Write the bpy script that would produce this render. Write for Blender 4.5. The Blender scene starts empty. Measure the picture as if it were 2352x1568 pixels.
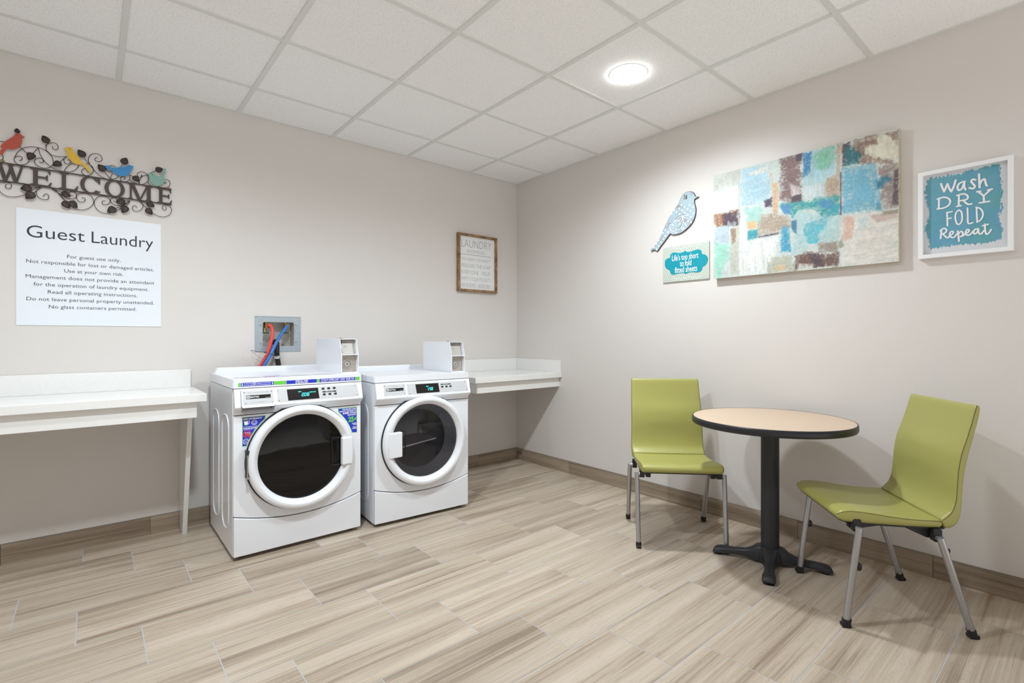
import bpy, bmesh, math, random
import numpy as np
from math import sin, cos, pi, radians, sqrt, atan2
from mathutils import Vector, Matrix
from mathutils.geometry import tessellate_polygon

SC = bpy.context.scene
COL = SC.collection

# ------------------------------------------------------------------ camera
cam = bpy.data.cameras.new('camera')
cam.sensor_width = 36.0
cam.lens = 36.0 * 1144.6 / 2352.0
cam.shift_x = -(1179.3 - 1176.0) / 2352.0
cam.shift_y = (774.4 - 784.0) / 2352.0
cam.clip_start = 0.05
co = bpy.data.objects.new('camera', cam)
COL.objects.link(co)
co.location = (-3.1113, -3.6271, 1.1597)
co.rotation_euler = (radians(90), 0, -radians(40.257))
SC.camera = co

# ------------------------------------------------------------------ world + exposure
W = bpy.data.worlds.new('world')
SC.world = W
W.use_nodes = True
# added world fill through the open side: brighter below horizon to lift the ceiling
wn = W.node_tree
bgd = wn.nodes['Background']
wtc = wn.nodes.new('ShaderNodeTexCoord')
wsp = wn.nodes.new('ShaderNodeSeparateXYZ')
wmr = wn.nodes.new('ShaderNodeMapRange')
wmr.inputs['From Min'].default_value = -0.15
wmr.inputs['From Max'].default_value = 0.05
wmr.inputs['To Min'].default_value = 1.05
wmr.inputs['To Max'].default_value = 0.30
wn.links.new(wtc.outputs['Generated'], wsp.inputs[0])
wn.links.new(wsp.outputs['Z'], wmr.inputs['Value'])
wn.links.new(wmr.outputs[0], bgd.inputs['Strength'])
bgd.inputs[0].default_value = (1.0, 0.97, 0.945, 1)
SC.view_settings.view_transform = 'Standard'
SC.view_settings.look = 'None'
SC.view_settings.gamma = 1.0
SC.view_settings.use_curve_mapping = False
SC.view_settings.exposure = 0.48

# ceiling lamps: three wide-beam discs
LAMP_POWER = (102.0, 100.0, 41.0)
LAMP_COLOR = (0.86, 0.95, 1.0)
LAMPS = [(-0.835, -1.925), (-2.685, -1.938), (-3.294, -1.328)]
CEIL = 2.618
for i, (lx, ly) in enumerate(LAMPS):
    L = bpy.data.lights.new('lamp_light', 'SPOT')
    L.energy = LAMP_POWER[i]
    L.spot_size = radians(168)
    L.spot_blend = 0.85
    L.shadow_soft_size = 0.07
    L.color = LAMP_COLOR
    lo = bpy.data.objects.new('lamp_light', L)
    COL.objects.link(lo)
    lo.location = (lx, ly, CEIL - 0.026)

# ------------------------------------------------------------------ materials
def lin(c):
    c = c / 255.0
    return c / 12.92 if c <= 0.04045 else ((c + 0.055) / 1.055) ** 2.4

def rgb(r, g, b, k=1.0):
    return (lin(r) * k, lin(g) * k, lin(b) * k, 1.0)

def mat(name, color, rough=0.5, metal=0.0, spec=0.5, bump=0.0, bscale=200.0, emit=None, estr=0.0, mott=0.0, mscale=30.0, coat=0.0):
    m = bpy.data.materials.new(name)
    m.use_nodes = True
    nt = m.node_tree
    b = nt.nodes['Principled BSDF']
    b.inputs['Base Color'].default_value = color
    b.inputs['Roughness'].default_value = rough
    b.inputs['Metallic'].default_value = metal
    b.inputs['Specular IOR Level'].default_value = spec
    b.inputs['Coat Weight'].default_value = coat
    b.inputs['Coat Roughness'].default_value = 0.08
    tc = nt.nodes.new('ShaderNodeTexCoord')
    if mott > 0:
        n = nt.nodes.new('ShaderNodeTexNoise')
        n.inputs['Scale'].default_value = mscale
        n.inputs['Detail'].default_value = 5
        nt.links.new(tc.outputs['Object'], n.inputs['Vector'])
        r = nt.nodes.new('ShaderNodeValToRGB')
        r.color_ramp.elements[0].position = 0.3
        r.color_ramp.elements[1].position = 0.7
        r.color_ramp.elements[0].color = tuple(c * (1 - mott) for c in color[:3]) + (1,)
        r.color_ramp.elements[1].color = tuple(min(1, c * (1 + mott)) for c in color[:3]) + (1,)
        nt.links.new(n.outputs['Fac'], r.inputs['Fac'])
        nt.links.new(r.outputs['Color'], b.inputs['Base Color'])
    if bump > 0:
        n = nt.nodes.new('ShaderNodeTexNoise')
        n.inputs['Scale'].default_value = bscale
        n.inputs['Detail'].default_value = 3
        nt.links.new(tc.outputs['Object'], n.inputs['Vector'])
        bp = nt.nodes.new('ShaderNodeBump')
        bp.inputs['Strength'].default_value = bump
        bp.inputs['Distance'].default_value = 0.002
        nt.links.new(n.outputs['Fac'], bp.inputs['Height'])
        nt.links.new(bp.outputs['Normal'], b.inputs['Normal'])
    if emit is not None:
        b.inputs['Emission Color'].default_value = emit
        b.inputs['Emission Strength'].default_value = estr
    return m

def attr_mat(name, attr, rough=0.6):
    m = bpy.data.materials.new(name)
    m.use_nodes = True
    nt = m.node_tree
    b = nt.nodes['Principled BSDF']
    b.inputs['Roughness'].default_value = rough
    a = nt.nodes.new('ShaderNodeAttribute')
    a.attribute_name = attr
    nt.links.new(a.outputs['Color'], b.inputs['Base Color'])
    return m

M = {}
M['wall'] = mat('wall_paint', rgb(219, 214, 210), 0.42, bump=0.26, bscale=230, spec=0.35)
M['ceil_tile'] = None
M['tee'] = mat('ceiling_tee', rgb(222, 224, 221), 0.45)
M['quartz'] = mat('white_quartz', rgb(235, 234, 232), 0.22, mott=0.03, mscale=180)
M['white_metal'] = mat('white_enamel', rgb(235, 237, 243), 0.28, spec=0.5, coat=0.3)
M['white_plastic'] = mat('white_plastic', rgb(235, 237, 242), 0.33)
M['grey_plastic'] = mat('grey_plastic', rgb(126, 126, 130), 0.45)
M['gap'] = mat('dark_gasket', rgb(40, 42, 46), 0.6)
M['black_glass'] = mat('black_door_glass', rgb(12, 11, 11), 0.05, spec=0.3)
M['display'] = mat('black_display', rgb(24, 22, 23), 0.12)
M['led'] = mat('cyan_digits', rgb(60, 215, 225), 0.5, emit=rgb(70, 235, 240), estr=1.3)
M['silver'] = mat('brushed_silver_plate', rgb(212, 214, 218), 0.42, metal=0.25, mott=0.02, mscale=300)
M['chrome'] = mat('screw_metal', rgb(190, 188, 186), 0.25, metal=1.0)
M['black_plastic'] = mat('black_plastic', rgb(28, 28, 30), 0.4)
M['label_blue'] = mat('label_blue', rgb(32, 50, 190), 0.4)
M['label_green'] = mat('label_green', rgb(105, 205, 75), 0.4)
M['label_white'] = mat('label_white', rgb(240, 240, 242), 0.5)
M['label_red'] = mat('label_red', rgb(228, 52, 38), 0.4)
M['print_grey'] = mat('print_grey', rgb(140, 140, 142), 0.5)
M['print_dark'] = mat('print_dark', rgb(42, 46, 56), 0.6)
M['print_mid'] = mat('print_mid', rgb(62, 66, 76), 0.6)
M['sign_board'] = mat('sign_board', rgb(233, 238, 246), 0.25)
M['rules_board'] = mat('rules_board', rgb(238, 239, 240), 0.5)
M['rules_print'] = mat('rules_print', rgb(168, 168, 170), 0.6)
M['bronze'] = mat('dark_bronze_metal', rgb(66, 54, 52), 0.5, metal=0.3, mott=0.18, mscale=60)
M['leaf'] = mat('dark_leaf_metal', rgb(58, 46, 44), 0.5, metal=0.3, mott=0.3, mscale=90)
M['brass'] = mat('brass', rgb(196, 160, 90), 0.3, metal=1.0)
M['galv'] = mat('galvanised_steel', rgb(176, 186, 193), 0.42, metal=0.55, mott=0.06, mscale=50)
M['box_in'] = mat('box_interior', rgb(196, 192, 186), 0.5, metal=0.2)
M['green_handle'] = mat('green_valve_handle', rgb(20, 92, 72), 0.4)
M['red_hose'] = mat('red_rubber', rgb(222, 76, 72), 0.42)
M['blue_hose'] = mat('blue_rubber', rgb(52, 112, 182), 0.42)
M['black_hose'] = mat('black_corrugated_rubber', rgb(38, 38, 40), 0.45)
M['vinyl'] = mat('lime_vinyl', rgb(164, 161, 90), 0.36, bump=0.12, bscale=420, spec=0.45)
M['seam'] = mat('dark_seam', rgb(96, 88, 52), 0.7)
M['tray'] = mat('black_seat_tray', rgb(30, 30, 31), 0.5)
M['leg_silver'] = mat('silver_painted_steel', rgb(176, 176, 178), 0.3, metal=0.75)
M['black_iron'] = mat('black_powder_coat', rgb(36, 37, 41), 0.5, bump=0.15, bscale=500)
M['laminate'] = mat('beige_laminate', rgb(208, 182, 158), 0.38, mott=0.025, mscale=120)
M['edge_band'] = mat('black_edge_band', rgb(30, 31, 35), 0.38)
M['frame_white'] = mat('white_frame', rgb(238, 239, 241), 0.4)
M['mat_board'] = mat('white_print_paper', rgb(240, 242, 246), 0.6)
M['canvas_edge'] = mat('canvas_wrap', rgb(196, 184, 160), 0.7, mott=0.2, mscale=25)
M['teal_print'] = mat('teal_print', rgb(0, 146, 164), 0.5)
M['plaque'] = mat('sage_plaque', rgb(186, 194, 183), 0.5)
M['bird_edge'] = mat('bird_dark_edge', rgb(92, 74, 76), 0.7)
M['flourish'] = mat('flourish_dark', rgb(84, 76, 80), 0.6)
M['coin_metal'] = mat('coin_plate_metal', rgb(176, 172, 166), 0.45, metal=0.3)
M['coin_tan'] = mat('coin_box_tan', rgb(182, 172, 160), 0.4, metal=0.3)
M['lens'] = mat('lamp_lens', rgb(255, 255, 255), 0.5, emit=(1, 0.99, 0.97, 1), estr=16.0)
M['drum'] = mat('dryer_drum_steel', rgb(205, 209, 220), 0.34, metal=0.5)
M['drum_back'] = mat('dryer_drum_back', rgb(120, 120, 122), 0.5)

def wood_mat(name, c0, c1, sx, sz, rough=0.5):
    m = bpy.data.materials.new(name)
    m.use_nodes = True
    nt = m.node_tree
    b = nt.nodes['Principled BSDF']
    b.inputs['Roughness'].default_value = rough
    tc = nt.nodes.new('ShaderNodeTexCoord')
    mp = nt.nodes.new('ShaderNodeMapping')
    mp.inputs['Scale'].default_value = (sx, sx, sz)
    n = nt.nodes.new('ShaderNodeTexNoise')
    n.inputs['Scale'].default_value = 1.0
    n.inputs['Detail'].default_value = 6
    r = nt.nodes.new('ShaderNodeValToRGB')
    r.color_ramp.elements[0].position = 0.35
    r.color_ramp.elements[1].position = 0.65
    r.color_ramp.elements[0].color = c0
    r.color_ramp.elements[1].color = c1
    nt.links.new(tc.outputs['Object'], mp.inputs['Vector'])
    nt.links.new(mp.outputs['Vector'], n.inputs['Vector'])
    nt.links.new(n.outputs['Fac'], r.inputs['Fac'])
    nt.links.new(r.outputs['Color'], b.inputs['Base Color'])
    return m
M['frame_wood'] = wood_mat('weathered_wood_frame', rgb(112, 84, 54), rgb(172, 138, 98), 18, 18, 0.6)

def ceiling_mat():
    m = bpy.data.materials.new('ceiling_tile')
    m.use_nodes = True
    nt = m.node_tree
    b = nt.nodes['Principled BSDF']
    b.inputs['Roughness'].default_value = 0.9
    tc = nt.nodes.new('ShaderNodeTexCoord')
    n = nt.nodes.new('ShaderNodeTexNoise')
    n.inputs['Scale'].default_value = 160
    n.inputs['Detail'].default_value = 4
    n.inputs['Roughness'].default_value = 0.7
    r = nt.nodes.new('ShaderNodeValToRGB')
    r.color_ramp.elements[0].position = 0.36
    r.color_ramp.elements[1].position = 0.52
    r.color_ramp.elements[0].color = rgb(230, 230, 230)
    r.color_ramp.elements[1].color = rgb(250, 250, 250)
    bp = nt.nodes.new('ShaderNodeBump')
    bp.inputs['Strength'].default_value = 0.4
    bp.inputs['Distance'].default_value = 0.002
    nt.links.new(tc.outputs['Object'], n.inputs['Vector'])
    nt.links.new(n.outputs['Fac'], r.inputs['Fac'])
    nt.links.new(r.outputs['Color'], b.inputs['Base Color'])
    nt.links.new(n.outputs['Fac'], bp.inputs['Height'])
    nt.links.new(bp.outputs['Normal'], b.inputs['Normal'])
    return m
M['ceil_tile'] = ceiling_mat()

def tile_mat(name, axis, dark, mid, light, rough):
    """porcelain wood-look tile: grain along `axis`, shifted per tile by the 'tile' attribute"""
    m = bpy.data.materials.new(name)
    m.use_nodes = True
    nt = m.node_tree
    b = nt.nodes['Principled BSDF']
    tc = nt.nodes.new('ShaderNodeTexCoord')
    at = nt.nodes.new('ShaderNodeAttribute')
    at.attribute_name = 'tile'
    add = nt.nodes.new('ShaderNodeVectorMath')
    add.operation = 'MULTIPLY_ADD'
    add.inputs[1].default_value = (37.0, 53.0, 71.0)
    nt.links.new(at.outputs['Color'], add.inputs[0])
    nt.links.new(tc.outputs['Object'], add.inputs[2])
    def noise(scale, stretch, detail, dist, rgh=0.55):
        mp = nt.nodes.new('ShaderNodeMapping')
        s = [scale * stretch] * 3
        s[axis] = scale
        mp.inputs['Scale'].default_value = s
        n = nt.nodes.new('ShaderNodeTexNoise')
        n.inputs['Scale'].default_value = 1.0
        n.inputs['Detail'].default_value = detail
        n.inputs['Roughness'].default_value = rgh
        n.inputs['Distortion'].default_value = dist
        nt.links.new(add.outputs[0], mp.inputs['Vector'])
        nt.links.new(mp.outputs['Vector'], n.inputs['Vector'])
        return n
    n1 = noise(0.55, 22, 3, 0.4)
    n2 = noise(1.1, 80, 5, 0.5, 0.65)
    n3 = noise(2.2, 10, 6, 2.2, 0.6)
    n4 = noise(3.0, 70, 3, 0.3, 0.6)
    def madd(a, k, c):
        m_ = nt.nodes.new('ShaderNodeMath'); m_.operation = 'MULTIPLY_ADD'
        m_.inputs[1].default_value = k
        nt.links.new(a, m_.inputs[0])
        if c is None: m_.inputs[2].default_value = 0.0
        else: nt.links.new(c, m_.inputs[2])
        return m_.outputs[0]
    fac = madd(n1.outputs['Fac'], 0.52, madd(n2.outputs['Fac'], 0.30, madd(n4.outputs['Fac'], 0.18, None)))
    r = nt.nodes.new('ShaderNodeValToRGB')
    e = r.color_ramp.elements
    e[0].position = 0.39; e[0].color = dark
    e[1].position = 0.57; e[1].color = light
    k = e.new(0.47); k.color = mid
    nt.links.new(fac, r.inputs['Fac'])
    # thin wandering veins
    v = nt.nodes.new('ShaderNodeValToRGB')
    v.color_ramp.elements[0].position = 0.485; v.color_ramp.elements[0].color = (1, 1, 1, 1)
    v.color_ramp.elements[1].position = 0.515; v.color_ramp.elements[1].color = (1, 1, 1, 1)
    q = v.color_ramp.elements.new(0.5); q.color = (0.80, 0.77, 0.73, 1)
    nt.links.new(n3.outputs['Fac'], v.inputs['Fac'])
    mm = nt.nodes.new('ShaderNodeMix'); mm.data_type = 'RGBA'; mm.blend_type = 'MULTIPLY'
    mm.inputs['Factor'].default_value = 0.75
    nt.links.new(r.outputs['Color'], mm.inputs['A'])
    nt.links.new(v.outputs['Color'], mm.inputs['B'])
    # slight tone change from tile to tile
    hs = nt.nodes.new('ShaderNodeHueSaturation')
    sep = nt.nodes.new('ShaderNodeSeparateColor')
    mr = nt.nodes.new('ShaderNodeMapRange')
    mr.inputs['To Min'].default_value = 0.93
    mr.inputs['To Max'].default_value = 1.06
    nt.links.new(at.outputs['Color'], sep.inputs[0])
    nt.links.new(sep.outputs[2], mr.inputs['Value'])
    nt.links.new(mr.outputs[0], hs.inputs['Value'])
    nt.links.new(mm.outputs['Result'], hs.inputs['Color'])
    nt.links.new(hs.outputs['Color'], b.inputs['Base Color'])
    b.inputs['Roughness'].default_value = rough
    return m
M['floor_tile'] = tile_mat('floor_wood_look_tile', 0, rgb(146, 129, 112), rgb(177, 161, 143), rgb(196, 182, 165), 0.42)
M['base_tile_x'] = tile_mat('base_tile_along_x', 0, rgb(120, 104, 88), rgb(148, 132, 114), rgb(168, 152, 134), 0.45)
M['base_tile_y'] = tile_mat('base_tile_along_y', 1, rgb(120, 104, 88), rgb(148, 132, 114), rgb(168, 152, 134), 0.45)
M['grout'] = mat('grout', rgb(184, 185, 188), 0.9)
M['grout_dark'] = mat('grout_dark', rgb(120, 114, 108), 0.9)

# ------------------------------------------------------------------ mesh helpers
class Frame:
    """a flat drawing plane: u along U, v along V, d out along N"""
    def __init__(s, o, U, V):
        s.o = Vector(o); s.U = Vector(U).normalized(); s.V = Vector(V).normalized(); s.N = s.U.cross(s.V)
    def __call__(s, u, v, d=0.0):
        return s.o + s.U * u + s.V * v + s.N * d
BACK = Frame((0, 0, 0), (1, 0, 0), (0, 0, 1))        # back wall, d towards the room
RIGHT = Frame((0, 0, 0), (0, -1, 0), (0, 0, 1))      # right wall, u = -y
FLAT = Frame((0, 0, 0), (1, 0, 0), (0, 1, 0))

def area2(p):
    return sum(p[i][0] * p[(i + 1) % len(p)][1] - p[(i + 1) % len(p)][0] * p[i][1] for i in range(len(p)))

def catmull(pts, n=6, closed=False):
    P = [Vector(p) for p in pts]
    N = len(P)
    if N < 3:
        return P
    out = []
    rng = N if closed else N - 1
    for i in range(rng):
        if closed:
            a, b, c, d = P[(i - 1) % N], P[i], P[(i + 1) % N], P[(i + 2) % N]
        else:
            b, c = P[i], P[i + 1]
            a = P[i - 1] if i > 0 else b * 2 - c
            d = P[i + 2] if i + 2 < N else c * 2 - b
        for k in range(n):
            t = k / n
            out.append(0.5 * ((2 * b) + (c - a) * t + (2 * a - 5 * b + 4 * c - d) * t * t + (3 * b - a - 3 * c + d) * t ** 3))
    if not closed:
        out.append(P[-1])
    return out

class MB:
    def __init__(s):
        s.v = []; s.f = []; s.m = []; s.mi = 0; s.k = 0
    def add(s, vs, fs):
        o = len(s.v)
        s.v += [tuple(x) for x in vs]
        s.f += [tuple(i + o for i in f) for f in fs]
        s.m += [s.mi] * len(fs)
    def use(s, i):
        s.mi = i
        return s
    def box(s, a, b):
        x0, y0, z0 = [min(a[i], b[i]) for i in range(3)]
        x1, y1, z1 = [max(a[i], b[i]) for i in range(3)]
        s.add([(x0, y0, z0), (x1, y0, z0), (x1, y1, z0), (x0, y1, z0), (x0, y0, z1), (x1, y0, z1), (x1, y1, z1), (x0, y1, z1)],
              [(0, 3, 2, 1), (4, 5, 6, 7), (0, 1, 5, 4), (1, 2, 6, 5), (2, 3, 7, 6), (3, 0, 4, 7)])
        return s
    def prism(s, outline, fr, d0, d1, holes=(), back=True):
        """extrude a 2D outline (with holes) between depths d0 < d1 of a frame"""
        o = [(p[0], p[1]) for p in outline]
        if area2(o) < 0: o.reverse()
        hs = []
        for h in holes:
            h = [(p[0], p[1]) for p in h]
            if area2(h) > 0: h.reverse()
            hs.append(h)
        loops = [o] + hs
        flat = [p for l in loops for p in l]
        tris = tessellate_polygon([[Vector((p[0], p[1], 0)) for p in l] for l in loops])
        T = []
        for t in tris:
            q = [flat[i] for i in t]
            T.append(tuple(t) if area2(q) > 0 else tuple(reversed(t)))
        n = len(flat)
        if d1 == d0:
            s.add([fr(p[0], p[1], d1) for p in flat], T)
            return s
        vs = [fr(p[0], p[1], d1) for p in flat] + [fr(p[0], p[1], d0) for p in flat]
        fs = list(T)
        if back: fs += [tuple(i + n for i in reversed(t)) for t in T]
        k = 0
        for l in loops:
            for i in range(len(l)):
                a, b = k + i, k + (i + 1) % len(l)
                fs.append((a, a + n, b + n, b))
            k += len(l)
        s.add(vs, fs)
        return s
    def disc(s, fr, u, v, r, d, n=20, r2=None):
        s.prism([(u + r * cos(2 * pi * i / n), v + (r2 or r) * sin(2 * pi * i / n)) for i in range(n)], fr, d, d)
        return s
    def rect(s, fr, u0, v0, u1, v1, d0, d1):
        s.prism([(u0, v0), (u1, v0), (u1, v1), (u0, v1)], fr, d0, d1)
        return s
    def ribbon(s, pts, fr, w, d, n=5, caps=True, taper=None):
        P = catmull([(p[0], p[1], 0) for p in pts], n)
        m = len(P)
        s.k += 1
        d += s.k * 2.4e-5     # each stroke a hair above the one before
        L = []; R = []
        for i in range(m):
            a = P[max(i - 1, 0)]; b = P[min(i + 1, m - 1)]
            t = (b - a); t.normalize()
            ww = w / 2 * (taper(i / (m - 1)) if taper else 1)
            nx, ny = -t.y * ww, t.x * ww
            L.append((P[i].x + nx, P[i].y + ny)); R.append((P[i].x - nx, P[i].y - ny))
        vs = [fr(p[0], p[1], d + i / m * 2.0e-5) for i, p in enumerate(L)] + [fr(p[0], p[1], d + i / m * 2.0e-5) for i, p in enumerate(R)]
        s.add(vs, [(m + i, m + i + 1, i + 1, i) for i in range(m - 1)])
        if caps:
            for i, q in enumerate((P[0], P[-1])):
                s.disc(fr, q.x, q.y, w / 2, d + (0.0 if i == 0 else 2.1e-5), 10)
        return s
    def tube(s, path, r, n=10, closed=False, caps=True):
        P = [Vector(p) for p in path]
        m = len(P)
        rr = r if callable(r) else (lambda t: r)
        prev = None
        vs = []
        for i in range(m):
            if closed:
                t = P[(i + 1) % m] - P[(i - 1) % m]
            else:
                t = P[min(i + 1, m - 1)] - P[max(i - 1, 0)]
            t.normalize()
            if prev is None:
                a = Vector((0, 0, 1)) if abs(t.z) < 0.9 else Vector((1, 0, 0))
                x = t.cross(a).normalized()
            else:
                x = (prev - t * prev.dot(t)).normalized()
            prev = x
            y = t.cross(x)
            ri = rr(i / max(1, m - 1))
            for k in range(n):
                an = 2 * pi * k / n
                vs.append(P[i] + x * (ri * cos(an)) + y * (ri * sin(an)))
        fs = []
        for i in range(m if closed else m - 1):
            j = (i + 1) % m
            for k in range(n):
                k2 = (k + 1) % n
                fs.append((i * n + k, i * n + k2, j * n + k2, j * n + k))
        if caps and not closed:
            fs.append(tuple(range(n - 1, -1, -1)))
            fs.append(tuple((m - 1) * n + k for k in range(n)))
        s.add(vs, fs)
        return s
    def lathe(s, prof, fr, u=0, v=0, n=32, cap0=False, cap1=False, a0=0.0, a1=2 * pi):
        """revolve (radius, d) profile about the normal of a frame at (u, v)"""
        full = abs(a1 - a0 - 2 * pi) < 1e-6
        cnt = n if full else n + 1
        vs = []
        for (r, d) in prof:
            for k in range(cnt):
                a = a0 + (a1 - a0) * k / n
                vs.append(fr(u + r * cos(a), v + r * sin(a), d))
        fs = []
        for i in range(len(prof) - 1):
            for k in range(n):
                k2 = (k + 1) % cnt
                fs.append((i * cnt + k, i * cnt + k2, (i + 1) * cnt + k2, (i + 1) * cnt + k))
        if cap0: fs.append(tuple(range(cnt - 1, -1, -1)))
        if cap1: fs.append(tuple((len(prof) - 1) * cnt + k for k in range(cnt)))
        s.add(vs, fs)
        return s
    def loft(s, rings, cap=True):
        n = len(rings[0])
        vs = [p for r in rings for p in r]
        fs = []
        for i in range(len(rings) - 1):
            for k in range(n):
                k2 = (k + 1) % n
                fs.append((i * n + k, i * n + k2, (i + 1) * n + k2, (i + 1) * n + k))
        if cap:
            fs.append(tuple(range(n - 1, -1, -1)))
            fs.append(tuple((len(rings) - 1) * n + k for k in range(n)))
        s.add(vs, fs)
        return s
    def build(s, name, mats, parent=None, smooth=None, bevel=0.0, seg=2, fixn=False):
        me = bpy.data.meshes.new(name)
        off = parent.location if parent is not None and parent.get('_world') else Vector((0, 0, 0))
        if parent is not None and parent.get('_off'):
            off = Vector(parent['_off'])
        me.from_pydata([tuple(Vector(p) - off) for p in s.v], [], s.f)
        for m in (mats if isinstance(mats, (list, tuple)) else [mats]):
            me.materials.append(m)
        me.polygons.foreach_set('material_index', s.m)
        if fixn:
            bm = bmesh.new(); bm.from_mesh(me)
            bmesh.ops.recalc_face_normals(bm, faces=bm.faces)
            bm.to_mesh(me); bm.free()
        me.update()
        o = bpy.data.objects.new(name, me)
        COL.objects.link(o)
        if parent is not None:
            o.parent = parent
            if parent.get('_off'): o['_off'] = parent['_off']
            elif parent.get('_world'): o['_off'] = tuple(parent.location)
        if smooth is not None:
            me.polygons.foreach_set('use_smooth', [True] * len(me.polygons))
            me.set_sharp_from_angle(angle=radians(smooth))
        if bevel > 0:
            b = o.modifiers.new('bevel', 'BEVEL')
            b.width = bevel; b.segments = seg; b.limit_method = 'ANGLE'; b.angle_limit = radians(40)
            b.harden_normals = True
            if smooth is None:
                me.polygons.foreach_set('use_smooth', [True] * len(me.polygons))
                me.set_sharp_from_angle(angle=radians(35))
        return o

def thing(name, label, cat, loc, rotz=0.0, world=False, group=None):
    o = bpy.data.objects.new(name, None)
    COL.objects.link(o)
    o.empty_display_size = 0.05
    o.location = loc
    o.rotation_euler = (0, 0, rotz)
    o['label'] = label; o['category'] = cat
    if group: o['group'] = group
    if world: o['_world'] = 1
    return o

def tag(o, label, cat, group=None):
    o['label'] = label; o['category'] = cat
    if group: o['group'] = group
    return o

def struct(o):
    o['kind'] = 'structure'
    return o

_font = {}
def text2d(body, bold=0.0, spacing=1.0):
    """triangles of a line of text in a unit of its own: (points, faces, w0, h0, w1, h1)"""
    key = (body, bold, spacing)
    if key in _font: return _font[key]
    c = bpy.data.curves.new('t', 'FONT')
    c.body = body
    c.size = 1.0
    c.offset = bold
    c.space_character = spacing
    c.resolution_u = 3 if len(body) > 12 else 6
    o = bpy.data.objects.new('t', c)
    COL.objects.link(o)
    dg = bpy.context.evaluated_depsgraph_get()
    me = o.evaluated_get(dg).to_mesh()
    pts = [(v.co.x, v.co.y) for v in me.vertices]
    fs = [tuple(p.vertices) for p in me.polygons]
    o.evaluated_get(dg).to_mesh_clear()
    bpy.data.objects.remove(o)
    bpy.data.curves.remove(c)
    xs = [p[0] for p in pts]; ys = [p[1] for p in pts]
    r = (pts, fs, min(xs), min(ys), max(xs), max(ys))
    _font[key] = r
    return r

def put_text(mb, fr, body, u0, u1, v, h=None, d=0.001, bold=0.0, shear=0.0, spacing=1.0, caps=None):
    """fit a line of text between u0 and u1, baseline v; h = capital height (None keeps the proportions)"""
    pts, fs, x0, y0, x1, y1 = text2d(body, bold, spacing)
    sx = (u1 - u0) / (x1 - x0)
    sy = sx if h is None else h / (caps or 0.729)
    vs = [fr(u0 + (p[0] - x0) * sx + shear * p[1] * sy, v + p[1] * sy, d) for p in pts]
    q = []
    for f in fs:
        a = area2([pts[i] for i in f])
        q.append(f if a > 0 else tuple(reversed(f)))
    mb.add(vs, q)

def rrect(u0, v0, u1, v1, r, n=5):
    out = []
    for (cx, cy, a) in ((u1 - r, v1 - r, 0), (u0 + r, v1 - r, 90), (u0 + r, v0 + r, 180), (u1 - r, v0 + r, 270)):
        for k in range(n + 1):
            t = radians(a + 90 * k / n)
            out.append((cx + r * cos(t), cy + r * sin(t)))
    return out

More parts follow.
